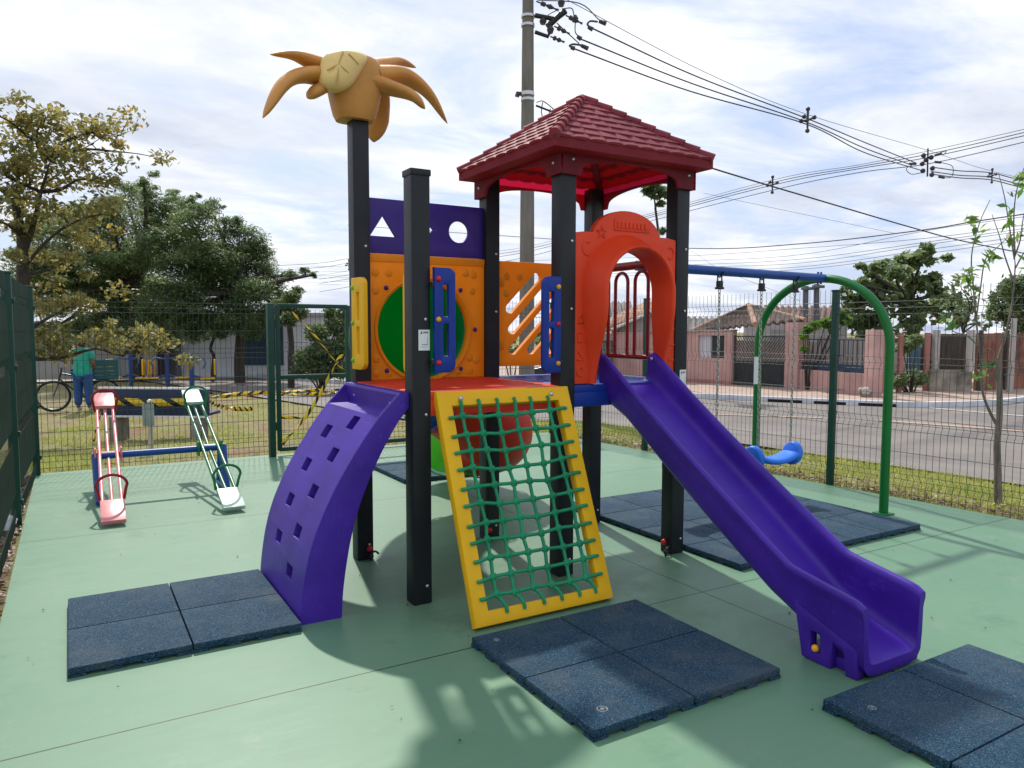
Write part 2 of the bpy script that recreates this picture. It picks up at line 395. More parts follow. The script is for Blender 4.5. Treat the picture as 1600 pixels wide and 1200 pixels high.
# painted court
bm = bmesh.new()
pts = [(-1.93, -7), (5.38, -7), (4.91, -.9), (4.74, .93), (4.43, 4.9), (4.40, 5.38), (-1.9, 5.38)]
top = [bm.verts.new((x, y, 0)) for x, y in pts]; bot = [bm.verts.new((x, y, -.12)) for x, y in pts]
bm.faces.new(top)
for i in range(len(pts)): j = (i + 1) % len(pts); bm.faces.new((top[i], bot[i], bot[j], top[j]))
court = struct(obj('court_floor', bm, M['floor'], None, False))
# sidewalk with kerb across the road
kp = [(3.0, 32.0), (6.5, 22.0), (10, 16.6), (12.63, 13.03), (13.75, 11.61), (14.59, 10.09), (15.43, 8.74), (16.29, 7.53), (16.85, 7.1), (17.42, 6.89), (18.69, 6.54), (20.61, 6.6), (26, 6.9), (45, 8)]
kp3 = smooth_path([(x, y, 0) for x, y in kp], 4)
def offs(pts, d):
    out = []
    for i, p in enumerate(pts):
        t = (pts[min(i + 1, len(pts) - 1)] - pts[max(i - 1, 0)]).normalized(); out.append(p + Vector((-t.y, t.x, 0)) * d)
    return out
inner = offs(kp3, .16)
ZK = -.45 + .15
bm = bmesh.new()
for a, b, a2, b2 in zip(kp3, kp3[1:], inner, inner[1:]):
    v = [bm.verts.new((p.x, p.y, z)) for p, z in ((a, -.5), (b, -.5), (b, ZK), (a, ZK), (a2, ZK), (b2, ZK))]
    bm.faces.new((v[0], v[1], v[2], v[3])); bm.faces.new((v[3], v[2], v[5], v[4]))
bmesh.ops.remove_doubles(bm, verts=bm.verts, dist=1e-4)
kerb = struct(obj('kerb', bm, M['kerb'], None, True, 30))
bm = bmesh.new()
for f0, f1 in ((.50, .545), (.56, .60), (.615, .66)):
    n = len(kp3); i0 = 0
    pa = kp3[4 * 5] .lerp(kp3[4 * 7], (f0 - .5) / .16); pb = kp3[4 * 5].lerp(kp3[4 * 7], (f1 - .5) / .16)
    dbox(bm, (pa.x, pa.y), (pb.x, pb.y), -.46, -.36, .10)
pieces('drain_slot', bm, M['slot'], kerb, smooth=False)
bm = bmesh.new()
poly = [(p.x, p.y) for p in inner] + [(60, 60), (20, 60)]
bm.faces.new([bm.verts.new((x, y, ZK - .006)) for x, y in poly])
bmesh.ops.triangulate(bm, faces=bm.faces)
sidewalk = struct(obj('sidewalk', bm, M['sidewalk'], None, False))
def strip_line(name, a, b, w, m, n=8):
    a = Vector((*a, 0)); b = Vector((*b, 0)); d = (b - a).normalized(); s = Vector((-d.y, d.x, 0)) * w / 2; bm = bmesh.new(); prev = None
    for k in range(n + 1):
        p = a.lerp(b, k / n); cur = [bm.verts.new((*(q.xy), hgt(q.x, q.y) + .027)) for q in (p - s, p + s)]
        if prev: bm.faces.new((prev[0], cur[0], cur[1], prev[1]))
        prev = cur
    o = obj(name, bm, m, road, False); return o
strip_line('painted_line', (16.75, 6.95), (16.95, 3.9), .16, M['roadline'])
strip_line('painted_line', (13.3, 6.0), (14.2, 3.4), .26, M['roadline_o'])
strip_line('painted_line', (10.6, 9.0), (12.6, 6.9), .16, M['roadline_o'])
# pale footpath in the park
bm = bmesh.new()
for (a, b, w) in (((-14, 30.5), (12, 26.2), 1.8), ((-30, 31), (-14, 30.5), 1.8)):
    p0 = Vector((*a, -.445 + .03)); p1 = Vector((*b, -.445 + .03)); d = (p1 - p0).normalized(); s = Vector((-d.y, d.x, 0)) * w / 2
    bm.faces.new([bm.verts.new(q) for q in (p0 - s, p1 - s, p1 + s, p0 + s)])
path = struct(obj('path', bm, M['path'], None, False))

# ------------------------------------------------------------------ playground tower
W = .108
SX, SX2, SY = .945, .905, .9145
POSTS = [(0, 0, 2.315), (0, SY, 2.80), (SX, 0, 2.55), (SX, SY, 2.55), (SX + SX2, 0, 2.55), (SX + SX2, SY, 2.55)]
tower = thing('playground_tower', 'multicoloured playground tower with red hip roof, purple slide, rope net and palm top', 'play tower', (0, 0, 0))
def part(name, bm, m, parent=None, **k): return obj(name, bm, m, parent or tower, **k)
posts = []
for i, (x, y, z) in enumerate(POSTS):
    bm = bmesh.new(); box(bm, (x, y, 0), (x + W, y + W, z), .009)
    p = part('post', bm, M['post']); posts.append(p)
    bm = bmesh.new()
    for zz in ([.10, 1.04] + ([1.62, 2.02] if i != 0 else [1.55])):
        bolt(bm, (x + W * .72, y - .001, zz), (0, -1, 0), .009, .006)
    pieces('bolt', bm, M['steel'], p)
bm = bmesh.new(); box(bm, (-.005, -.005, 2.30), (W + .005, W + .005, 2.335), .006); part('post_cap', bm, M['post'], posts[0])
for i, (dx, dy) in ((1, (.075, -.012)), (3, (.02, -.012)), (4, (-.012, .06))):
    x, y, _ = POSTS[i]; bm = bmesh.new(); ball(bm, (x + dx, y + dy, .075), .02); part('bolt_cap', bm, M['bolt_red'], posts[i])
for i, (dx, dy) in ((4, (-.06, -.01)), (5, (-.05, -.03)), (1, (.08, -.03)), (3, (-.02, .0))):
    x, y, _ = POSTS[i]; bm = bmesh.new()
    tube(bm, smooth_path([(x + dx, y + dy, .0), (x + dx, y + dy, .045), (x + dx + .03, y + dy + .01, .055), (x + dx + .06, y + dy + .03, .03)], 3), .007, 6)
    ball(bm, (x + dx, y + dy, .03), .016); part('anchor_bolt', bm, M['dark_metal'], posts[i])
def sticker(parent, x0, x1, y, z0, z1):
    bm = bmesh.new(); box(bm, (x0, y - .0012, z0), (x1, y, z1)); s = part('sticker', bm, M['white'], parent, smooth=False)
    w = x1 - x0; h = z1 - z0; bm = bmesh.new(); yy = y - .0016
    def q(pts): bm.faces.new([bm.verts.new((x0 + a * w, yy, z0 + b * h)) for a, b in pts])
    q([(.16, .80), (.36, .80), (.27, .95)])
    for k in range(7): q([(.42 + .065 * k, .83), (.42 + .065 * k + .045, .83), (.42 + .065 * k + .045, .91), (.42 + .065 * k, .91)])
    q([(.28, .27), (.80, .27), (.80, .295), (.28, .295)]); q([(.775, .295), (.80, .295), (.80, .64), (.775, .64)])
    part('print', bm, M['ink'], s, smooth=False)
    bm = bmesh.new()
    for k in range(9): q([(.1 + .09 * k, .19), (.1 + .09 * k + .06, .19), (.1 + .09 * k + .06, .21), (.1 + .09 * k, .21)])
    q([(.25, .13), (.62, .13), (.62, .155), (.25, .155)])
    part('small_print', bm, M['ink_pale'], s, smooth=False)
sticker(posts[0], .036, .101, 0, 1.385, 1.495)
sticker(posts[4], SX + SX2 + .045, SX + SX2 + .10, 0, 1.10, 1.235)
# decks
def deck(x0, x1, m):
    bm = bmesh.new(); box(bm, (x0, .004, 1.115), (x1, SY + W - .004, 1.165), .012); d = part('deck', bm, m)
    bm = bmesh.new()
    for a, b in (((x0 + .02, .0), (x1 - .02, .03)), ((x0 + .02, SY + W - .03), (x1 - .02, SY + W))): box(bm, (a[0], a[1] + .003, 1.03), (b[0], b[1] - .003, 1.118), .006)
    for a in (x0 + .003, x1 - .033): box(bm, (a, .035, 1.03), (a + .03, SY + W - .035, 1.118), .006)
    part('deck_skirt', bm, m, d)
    bm = bmesh.new()
    for k in range(9): box(bm, (x0 + .1, .12 + .09 * k, 1.163), (x1 - .1, .15 + .09 * k, 1.168))
    pieces('grip_rib', bm, m, d)
    return d
deck(.004, SX + W / 2 - .003, M['red']); deck(SX + W / 2 + .003, SX + SX2 + W - .004, M['blue'])
# shape panel
yp = SY + W / 2
plate('shape_panel', [[(W, 1.985), (SX, 1.985), (SX, 2.335), (W, 2.335)],
      [(.125, 2.095), (.295, 2.095), (.21, 2.225)], [(.43, 2.16), (.497, 2.095), (.564, 2.16), (.497, 2.225)], circ(.755, 2.158, .072)], .022, .004, XZ(yp), M['purple_panel'], tower)
# tube panel
HC = (.49, 1.495); HR = .325
tp = plate('tube_panel', [[(W, 1.165), (SX, 1.165), (SX, 1.982), (W, 1.982)], circ(*HC, HR, 72)], .05, .006, XZ(yp), M['orange'], tower)
bm = bmesh.new(); tube(bm, [(HC[0] + (HR + .018) * math.cos(a), yp - .026, HC[1] + (HR + .018) * math.sin(a)) for a in np.linspace(0, 2 * math.pi, 64, endpoint=False)], .011, 8, closed=True)
part('rim', bm, M['orange'], tp)
bm = bmesh.new()
for cx, cz in ((.15, 1.86), (.24, 1.86), (.15, 1.745), (.70, 1.88), (.80, 1.88), (.86, 1.87), (.85, 1.76), (.15, 1.305), (.15, 1.215), (.235, 1.21), (.83, 1.30), (.83, 1.21), (.74, 1.21), (.88, 1.28)):
    ball(bm, (cx, yp - .024, cz), .027, 14, 8, (1, .28, 1))
pieces('emboss', bm, M['orange'], tp)
bm = bmesh.new(); box(bm, (W, yp - .031, 1.93), (SX, yp - .02, 1.978), .004); part('top_lip', bm, M['orange'], tp)
for k in range(8):
    a = R(22.5 + 45 * k) if k % 1 == 0 else 0
    a = R(45 * k + 0)
    bm = bmesh.new(); c = Vector((HC[0] + (HR + .055) * math.cos(a), yp - .028, HC[1] + (HR + .055) * math.sin(a)))
    if not (W + .02 < c.x < SX - .02 and 1.19 < c.z < 1.97): continue
    ball(bm, c, .016, 12, 8, (1, .8, 1)); part('bolt_cap', bm, M['bolt_purple'], tp)
# tube slide: coloured sections
tube_path = smooth_path([(HC[0], yp + .028, HC[1]), (HC[0] + .01, yp + .36, 1.478), (.56, yp + .70, 1.41), (.82, yp + 1.0, 1.20), (1.20, yp + 1.02, .90), (1.56, yp + 1.0, .66), (1.72, yp + 1.28, .52), (1.66, yp + 1.76, .44), (1.62, yp + 2.0, .42)], 8)
cuts = [(0, 29, 'green_tube'), (29, 31, 'blue_tube'), (31, 51, 'red_tube'), (51, len(tube_path) - 1, 'lime_tube')]
ts_root = None
for a, b, mm in cuts:
    seg = tube_path[a:b + 1]
    bm = bmesh.new(); tube(bm, seg, .335, 40, caps=False)
    fl = [seg[0]] if a else []
    for p_, t_ in ((seg[0], seg[1] - seg[0]), (seg[-1], seg[-1] - seg[-2])):
        t_ = t_.normalized(); f0_ = 0 if (p_ == seg[0] and a == 0) else .018; tube(bm, [p_ - t_ * f0_, p_ + t_ * .018], .368, 40, caps=False)
    o = part('tube_section', bm, M[mm]); sm = o.modifiers.new('shell', 'SOLIDIFY'); sm.thickness = .01
    o['label'] = {'green_tube': 'dark green entry section of the tube slide', 'blue_tube': 'blue ring section of the tube slide', 'red_tube': 'red bent section of the tube slide', 'lime_tube': 'lime green exit section of the tube slide'}[mm]
# slotted panel
SXR = SX + SX2
slots = [(1.155, 1.645, 1.385, 1.875), (1.175, 1.497, 1.55, 1.872), (1.182, 1.352, 1.70, 1.87), (1.335, 1.352, 1.735, 1.752), (1.49, 1.352, 1.735, 1.597)]
sp = plate('slotted_panel', [[(SX + W, 1.235), (SXR, 1.235), (SXR, 1.978), (SX + W, 1.978)]] + [capsule(*s, .034) for s in slots], .045, .005, XZ(yp), M['orange'], tower)
bm = bmesh.new()
for cx, cz in ((1.13, 1.87), (1.235, 1.87), (1.125, 1.75), (1.60, 1.30), (1.75, 1.30), (1.79, 1.42)): ball(bm, (cx, yp - .022, cz), .026, 14, 8, (1, .3, 1))
for cz in (1.83, 1.385): box(bm, (SX + W + .005, yp - .032, cz - .03), (SX + W + .05, yp - .02, cz + .03), .004)
pieces('emboss', bm, M['orange'], sp)
# hand grips
def grip(mtx, flip, m, caps):
    L, Hh = .125, .56
    def F(pts): return [((L - u if flip else u), v) for u, v in pts]
    g = plate('hand_grip', [F(rrect(0, 0, L, Hh, .045, 6, (1, 0, 0, 1))), F(rrect(.052, .30, .082, .47, .004, 2)), F(rrect(.052, .09, .082, .26, .004, 2))], .032, .006, mtx, m, tower)
    for v, cm in zip((.50, .285, .055), caps):
        u = L - .022 if flip else .022
        bm = bmesh.new(); c = mtx @ Vector((u, v, .018)); n = (mtx.to_3x3() @ Vector((0, 0, 1)))
        ball(bm, c, .0145, 12, 8); part('bolt_cap', bm, cm, g)
    bm = bmesh.new(); u = (L + .004) if flip else -.004
    for v in (.47, .06):
        c = mtx @ Vector((u, v, 0)); box(bm, c - Vector((.01, .01, .014)), c + Vector((.01, .01, .014)), .003)
    pieces('mounting_lug', bm, M['dark_metal'], g)
    return g
MXZ = lambda x, y, z: Matrix.Translation((x, y, z)) @ Matrix(((1, 0, 0, 0), (0, 0, -1, 0), (0, 1, 0, 0), (0, 0, 0, 1)))
MYZ = lambda x, y, z: Matrix.Translation((x, y, z)) @ Matrix(((0, 0, -1, 0), (-1, 0, 0, 0), (0, 1, 0, 0), (0, 0, 0, 1)))
grip(MXZ(W + .006, -.022, 1.265), False, M['blue'], (M['bolt_red'], M['bolt_yellow'], M['bolt_red']))
grip(MXZ(SX - .02 - .125, -.022, 1.245), True, M['blue'], (M['bolt_yellow'], M['bolt_red'], M['bolt_yellow']))
grip(Matrix.Translation((-.03, .848, 1.25)) @ Matrix(((0, 0, -1, 0), (-1.75, 0, 0, 0), (0, 1, 0, 0), (0, 0, 0, 1))), False, M['yellow'], (M['bolt_green'],) * 3)
grip(Matrix.Translation((.06, W + .004 + .125, 1.25)) @ Matrix(((0, 0, -1, 0), (-1, 0, 0, 0), (0, 1, 0, 0), (0, 0, 0, 1))), True, M['yellow'], (M['bolt_purple'],) * 3)
# guard rail with arches and swing beam
xr = SXR + W / 2
bm = bmesh.new(); cyl(bm, (xr, W, 1.95), (xr, SY, 1.95), .03, 14); gr = part('guard_rail', bm, M['maroon_paint'])
bm = bmesh.new(); cyl(bm, (xr, W, 1.305), (xr, SY, 1.305), .017, 10); part('bottom_rail', bm, M['maroon_paint'], gr)
for yc in (.845, .625, .405, .185):
    bm = bmesh.new(); rr = .07
    pts = [(xr, yc - rr, 1.305)] + [(xr, yc - rr * math.cos(a), 1.835 + rr * math.sin(a)) for a in np.linspace(0, math.pi, 11)] + [(xr, yc + rr, 1.305)]
    tube(bm, pts, .0125, 8); part('rail_arch', bm, M['maroon_paint'], gr)
# portal arch
px0, px1 = SX + W, SXR
ol = [(px0, 1.168), (px0, 2.075), (px0 + .07, 2.085)]
ol += [(1.45 + .27 * math.cos(a), 2.055 + .175 * math.sin(a)) for a in np.linspace(R(170), R(10), 20)]
ol += [(px1 - .07, 2.085), (px1, 2.075), (px1, 1.168)]
oc = 1.44; ow = .25; zs = 1.73; zt = 1.985
def archpts(w, ztop, y, zb=1.168, n=26, base=0):
    pts = []
    side = [(zb + (zs - zb) * k / 8) for k in range(8)]
    def tp(z): t = min(1, max(0, (z - 1.15) / .5)); return t * t * (3 - 2 * t)
    def yy(z): return y if y >= 0 else y * (.06 + .94 * tp(z))
    def ww(z): return w - base * (1 - tp(z)) + .012 * (1 - tp(z))
    def cx_(z): return oc + .022 * (1 - tp(z))
    pts += [(cx_(z) - ww(z), yy(z), z) for z in side]
    pts += [(oc + w * math.cos(a), yy(2), zs + (ztop - zs) * math.sin(a)) for a in np.linspace(math.pi, 0, n)]
    pts += [(cx_(z) + ww(z), yy(z), z) for z in side[::-1]]
    return pts
hole = [(p[0], p[2]) for p in archpts(ow + .02, zt + .02, 0, 1.1681)]
outer = ol[:1] + ol[1:]
cu_out = [(px0, 1.168)] + ol[1:-1] + [(px1, 1.168)] + [(p[0], p[2]) for p in archpts(ow + .03, zt + .03, 0)][::-1]
portal = plate('portal_arch', [cu_out], .05, .008, XZ(.032), M['portal'], tower)
bm = bmesh.new(); prof = [(ow + .085, zt + .10, .010, .05), (ow + .075, zt + .085, -.02, .045), (ow + .05, zt + .05, -.08, .03), (ow + .03, zt + .025, -.125, .015), (ow + .024, zt + .018, -.145, .012), (ow + .012, zt + .012, -.152, .008), (ow + .002, zt + .003, -.148, 0), (ow - .004, zt - .003, -.135, 0), (ow - .004, zt - .005, -.05, 0), (ow + .002, zt, .055, 0), (ow + .03, zt + .03, .058, 0)]
rows = [[bm.verts.new(p) for p in archpts(w_, z_, y_, base=b_)] for w_, z_, y_, b_ in prof]
for a, b in zip(rows, rows[1:]):
    for i in range(len(a) - 1): bm.faces.new((a[i], a[i + 1], b[i + 1], b[i]))
bmesh.ops.recalc_face_normals(bm, faces=bm.faces)
part('hood', bm, M['portal'], portal, angle=60)
bm = bmesh.new(); yf = .006
def rel(pts, r=.006, closed=True): tube(bm, [(x, yf, z) for x, z in pts], r, 6, closed=closed)
rel(circ(1.095, 1.245, .026, 16)); rel([(1.07, 1.315), (1.12, 1.315), (1.115, 1.325), (1.08, 1.365)], closed=False)
rel([(1.075, 1.42), (1.12, 1.42), (1.12, 1.475), (1.075, 1.475)]); rel([(1.075, 1.535), (1.12, 1.535), (1.098, 1.585)])
rel([(1.14 + .035 * math.cos(a), 1.985 + .04 * math.sin(a)) for a in np.linspace(R(60), R(300), 12)] , closed=False)
st = []
for k in range(10): a = R(90 + 36 * k); rr = .038 if k % 2 == 0 else .016; st.append((1.245 + rr * math.cos(a), 2.085 + rr * math.sin(a)))
rel(st)
rel([(1.80 + .03 * math.cos(a), 1.99 + .035 * math.sin(a)) for a in np.linspace(R(-120), R(120), 10)], closed=False)
for k in range(4): rel([(1.80, 1.30 + .1 * k), (1.845, 1.30 + .1 * k)], closed=False)
box(bm, (1.34, .000, 2.105), (1.62, .012, 2.175), .004)
pieces('emboss', bm, M['portal'], portal)
bm = bmesh.new()
for k in range(8): box(bm, (1.36 + .031 * k, -.006, 2.12), (1.36 + .031 * k + .02, .002, 2.158), .002)
pieces('raised_letter', bm, M['portal'], portal)
# roof
ex0, ex1, ey0, ey1 = .80, 2.015, -.14, 1.045; ez = 2.574; apex = Vector((1.42, .465, 3.02))
corners = [Vector((ex0, ey0, ez)), Vector((ex1, ey0, ez)), Vector((ex1, ey1, ez)), Vector((ex0, ey1, ez))]
bm = bmesh.new()
def cface(a, b):        # tiled face rows
    rows_ = 8; up = (apex - (a + b) / 2); nrm = (b - a).cross(apex - a).normalized()
    for i in range(rows_):
        t0 = i / rows_; t1 = (i + 1) / rows_ + .012
        l0, r0 = a.lerp(apex, t0), b.lerp(apex, t0); l1, r1 = a.lerp(apex, min(t1, 1)), b.lerp(apex, min(t1, 1))
        ln = (r0 - l0).length; nt_ = max(1, round(ln / .125)); sub = 8
        off = .5 * (i % 2)
        bot, topv = [], []
        N = nt_ * sub
        for k in range(N + 1):
            f = k / N; ph = ((f * nt_ + off) % 1.0)
            sc = math.sin(math.pi * ph) ** .55
            down = (l0 - l1).normalized() * .0 + (-up.normalized()) * ((.032 if i else .008) * sc)
            h = .007 + .012 * sc
            base = l0.lerp(r0, f)
            bot.append((bm.verts.new(base + down + nrm * h), bm.verts.new(base + down + nrm * .002)))
            topv.append(bm.verts.new(l1.lerp(r1, f) + nrm * .004))
        for k in range(N):
            bm.faces.new((bot[k][0], bot[k + 1][0], topv[k + 1], topv[k])); bm.faces.new((bot[k][1], bot[k + 1][1], bot[k + 1][0], bot[k][0]))
for i in range(4): cface(corners[i], corners[(i + 1) % 4])
shingles = bm
bm = bmesh.new()
A = [bm.verts.new(c) for c in corners]; ap = bm.verts.new(apex)
for i in range(4): bm.faces.new((A[i], A[(i + 1) % 4], ap))
# fascia and soffit
B = [bm.verts.new(c + Vector((0, 0, -.054))) for c in corners]
ctr = Vector((1.42, .465, 0))
ins = [Vector((px, py, ez - .054)) for px, py in ((SX - .02, -.02), (SXR + W + .02, -.02), (SXR + W + .02, SY + W + .02), (SX - .02, SY + W + .02))]
E = [bm.verts.new(c) for c in ins]
for i in range(4):
    j = (i + 1) % 4
    bm.faces.new((A[i], B[i], B[j], A[j])); bm.faces.new((B[i], E[i], E[j], B[j]))
bmesh.ops.recalc_face_normals(bm, faces=bm.faces)
roof = part('roof', bm, M['roof'], angle=25)
part('shingles', shingles, M['roof_tile'], roof, angle=50)
bm = bmesh.new()
for c in corners:
    n = 9
    for k in range(n):
        p0 = c.lerp(apex, k / n); p1 = c.lerp(apex, (k + 1) / n + .01)
        cyl(bm, p0 + Vector((0, 0, .006)), p1 + Vector((0, 0, .002)), .036, 12, .026)
pieces('hip_cap', bm, M['roof_tile'], roof)
# valance with arched cut and corner boxes
def valance(mtx_fn, u0, u1):
    n = 18; z0 = 2.402; zt_ = ez - .055; cu_ = (u0 + u1) / 2; hw = (u1 - u0) / 2
    leg = .15
    pts = [(u0, zt_), (u0, z0), (u0 + leg, z0), (u0 + leg + .012, z0 + .036)]
    pts += [(cu_ + (hw - leg - .012) * math.cos(a), z0 + .036 + .068 * math.sin(a)) for a in np.linspace(math.pi, 0, n)][1:-1]
    pts += [(u1 - leg - .012, z0 + .036), (u1 - leg, z0), (u1, z0), (u1, zt_)]
    plate('valance', [pts], .022, .004, mtx_fn, M['roof'], roof)
valance(XZ(-.013), SX - .026, SXR + W + .026); valance(XZ(SY + W + .013), SX - .026, SXR + W + .026)
valance(YZ(SX - .0135), -.024, SY + W + .024); valance(YZ(SXR + W + .0135), -.024, SY + W + .024)
bm = bmesh.new()
for x in (SX + .065, SXR + .07): bolt(bm, (x, -.024, 2.49), (0, -1, 0), .011, .008)
for y in (.05, SY + .06): bolt(bm, (SX - .025, y, 2.47), (-1, 0, 0), .011, .008)
pieces('bolt', bm, M['steel'], roof)
bm = bmesh.new()   # rope scrap on roof edge
# palm top
pc = SY + W / 2
def PP(px, py, y=pc):
    d = ray(px, py); t = (y - cam_loc.y) / d.y; return cam_loc + d * t
palm_bm = bmesh.new()
secs = [(190, 527, 580), (182, 523, 584), (165, 519, 588), (145, 515, 591), (125, 511, 594), (108, 507, 592), (96, 512, 586), (88, 528, 572)]
rings = []
for yy, xa, xb in secs:
    a = PP(xa, yy); b = PP(xb, yy); c = (a + b) / 2; hw = (b - a).length / 2
    rings.append([palm_bm.verts.new((c.x + hw * (abs(math.cos(t)) ** .7) * (1 if math.cos(t) > 0 else -1), c.y + hw * .9 * (abs(math.sin(t)) ** .7) * (1 if math.sin(t) > 0 else -1), c.z)) for t in np.linspace(0, 2 * math.pi, 20, endpoint=False)])
for a, b in zip(rings, rings[1:]):
    for k in range(20): palm_bm.faces.new((a[k], a[(k + 1) % 20], b[(k + 1) % 20], b[k]))
palm_bm.faces.new(rings[0][::-1]); palm_bm.faces.new(rings[-1])
palm = part('palm_ornament', palm_bm, M['palm'], angle=60)
LEAVES = [([(528, 118, 0), (492, 99, .0), (458, 86, -.04), (422, 85, -.08)], [24, 17, 10, 3]),
          ([(524, 124, .0), (478, 117, -.05), (443, 132, -.10), (411, 184, -.13)], [24, 18, 14, 7]),
          ([(535, 126, .0), (512, 133, -.04), (495, 142, -.08), (483, 153, -.10)], [15, 15, 14, 9]),
          ([(570, 108, .05), (596, 100, .12), (622, 96, .20), (650, 106, .26)], [24, 15, 9, 3]),
          ([(582, 122, .0), (630, 120, .0), (668, 145, -.03), (699, 193, -.06)], [28, 20, 12, 4]),
          ([(572, 128, -.02), (612, 138, -.10), (645, 150, -.18), (664, 170, -.22)], [26, 17, 12, 7]),
          ([(575, 128, .14), (588, 150, .22), (588, 190, .25), (584, 222, .25)], [18, 18, 17, 9])]
for ctrl, wid in LEAVES:
    pts = smooth_path([PP(x, y, pc + dy) for x, y, dy in ctrl], 6)
    n = len(pts); ws = [(w_ * 1.08 + 1.2) * .0046 for w_ in lerp_list(wid, n)]
    bm = bmesh.new()
    side = (pts[-1] - pts[0]).cross(Vector((0, 0, 1)))
    if side.length < .05: side = Vector((1, .5, 0))
    tube(bm, pts, [w_ * .98 * (1 if i < n - 4 else math.sqrt(max(.02, 1 - ((i - (n - 5)) / 4.05) ** 2))) for i, w_ in enumerate(ws)], 14, flat=.5)
    c = [v for v in bm.verts]
    part('palm_leaf', bm, M['palm'], palm, angle=70)
bm = bmesh.new()
bud = [(508, 98), (513, 87), (533, 81), (556, 84), (569, 93), (560, 112), (546, 132), (530, 138), (513, 134), (506, 122)]
bpts = [PP(x, y, pc - .155) for x, y in bud]; cc = sum(bpts, Vector()) / len(bpts); bpts = [cc + (q_ - cc) * 1.12 for q_ in bpts]
bp = smooth_path(bpts, 4, True)
lay = [bm_ for bm_ in (1.0, 1.0, .8, .45)]; deps = (.06, -.012, -.035, -.05)
rr_ = [[bm.verts.new(cc + (p_ - cc) * s_ + Vector((0, d_, 0))) for p_ in bp] for s_, d_ in zip(lay, deps)]
for a, b in zip(rr_, rr_[1:]):
    for k in range(len(a)): bm.faces.new((a[k], a[(k + 1) % len(a)], b[(k + 1) % len(a)], b[k]))
bm.faces.new(rr_[-1]); bmesh.ops.recalc_face_normals(bm, faces=bm.faces)
bud_o = part('palm_bud', bm, M['cream'], palm, angle=70)
bm = bmesh.new()
for a, b in (((536, 81), (529, 100)), ((529, 100), (511, 110)), ((529, 100), (545, 114)), ((529, 102), (527, 134)), ((545, 84), (560, 100))):
    tube(bm, [PP(a[0], a[1], pc - .20), PP((a[0] + b[0]) / 2, (a[1] + b[1]) / 2, pc - .206), PP(b[0], b[1], pc - .203)], .0045, 6)
part('vein', bm, plastic('bud_groove', (.55, .36, .13), .5), bud_o)

# climbing ramp (purple, curved)
RY0, RY1 = .045, .965
prof_o = [(-.045, 1.165), (-.105, 1.115), (-.17, 1.035), (-.245, .94), (-.33, .815), (-.41, .685), (-.475, .555), (-.53, .42), (-.567, .28), (-.59, .14), (-.605, 0)]
po = smooth_path([(x, 0, z) for x, z in prof_o], 4); po = [(p_.x, p_.z) for p_ in po]
prof_i = [(-.0, 1.075), (-.02, 1.06), (-.075, .985), (-.145, .87), (-.215, .735), (-.28, .58), (-.325, .43), (-.355, .28), (-.375, .14), (-.385, 0)]
pi_ = smooth_path([(x, 0, z) for x, z in prof_i], 5); pi_ = [(p_.x, p_.z) for p_ in pi_]
def onprof(z): return float(np.interp(z, [q[1] for q in po][::-1], [q[0] for q in po][::-1]))
holes = [(.65, .90), (.65, .712), (.65, .515), (.65, .31), (.335, .98), (.335, .81), (.335, .617), (.335, .408), (.335, .197)]
hh = .033; hy = .056
zl = sorted({round(z, 4) for z in [q[1] for q in po] if z < 1.13 and all(abs(z - zz) > hh + .004 for _, zz in holes)} | {round(z + s * hh, 4) for _, z in holes for s in (-1, 1)} | {0, .998 + .0})
yl = [RY0, RY0 + .02, .335 - hy, .335 + hy, .65 - hy, .65 + hy, RY1 - .02, RY1]
def nrm_at(z):
    e = .01; return Vector((-(2 * e), 0, -(onprof(z + e) - onprof(z - e)) * -1)).normalized() if False else Vector((-2 * e, 0, onprof(z + e) - onprof(z - e))).normalized()
bm = bmesh.new(); vg = {}
def V_(z, y, d=0):
    k = (round(z, 4), round(y, 4), d)
    if k not in vg:
        n = nrm_at(z); vg[k] = bm.verts.new(Vector((onprof(z), y, z)) - n * d)
    return vg[k]
ztop_face = 1.035; zl = [z for z in zl if z <= ztop_face] + [ztop_face]
zl = sorted(set(zl))
for z0, z1 in zip(zl, zl[1:]):
    zm = (z0 + z1) / 2
    for y0, y1 in zip(yl, yl[1:]):
        ym = (y0 + y1) / 2
        ish = any(abs(ym - hy_) < hy and abs(zm - hz) < hh for hy_, hz in holes)
        if not ish: bm.faces.new((V_(z0, y0), V_(z0, y1), V_(z1, y1), V_(z1, y0)))
for hy_, hz in holes:       # pockets
    q = [(hz - hh, hy_ - hy), (hz - hh, hy_ + hy), (hz + hh, hy_ + hy), (hz + hh, hy_ - hy)]
    ov = [V_(*k) for k in q]; iv = [V_(k[0] * .985 + hz * .015, k[1], .075) for k in q]
    for k in range(4): bm.faces.new((ov[k], ov[(k + 1) % 4], iv[(k + 1) % 4], iv[k]))
    bm.faces.new(iv)
# top tray: rim strips and sunken floor
tz = 1.16; tx = -.05; e1 = .028
fr = onprof(ztop_face)
def q4(*p): bm.faces.new([bm.verts.new(v) for v in p])
bot_l = Vector((fr, RY0, ztop_face)); 
slope = Vector((tx - fr, 0, tz - ztop_face))
def SP(t, y, d=0):
    n = Vector((-slope.z, 0, slope.x)).normalized(); return Vector((fr, y, ztop_face)) + slope * t + n * (-d)
yin0, yin1 = RY0 + e1, RY1 - e1
q4(SP(0, RY0), SP(0, yin0), SP(1, yin0), SP(1, RY0)); q4(SP(0, yin1), SP(0, RY1), SP(1, RY1), SP(1, yin1))
q4(SP(.9, yin0), SP(.9, yin1), SP(1, yin1), SP(1, yin0))
fl0 = Vector((fr, 0, ztop_face)); back = Vector((tx + .008, 0, ztop_face + .012))
q4(Vector((fr, yin0, ztop_face)), Vector((fr, yin1, ztop_face)), Vector((back.x, yin1, back.z)), Vector((back.x, yin0, back.z)))
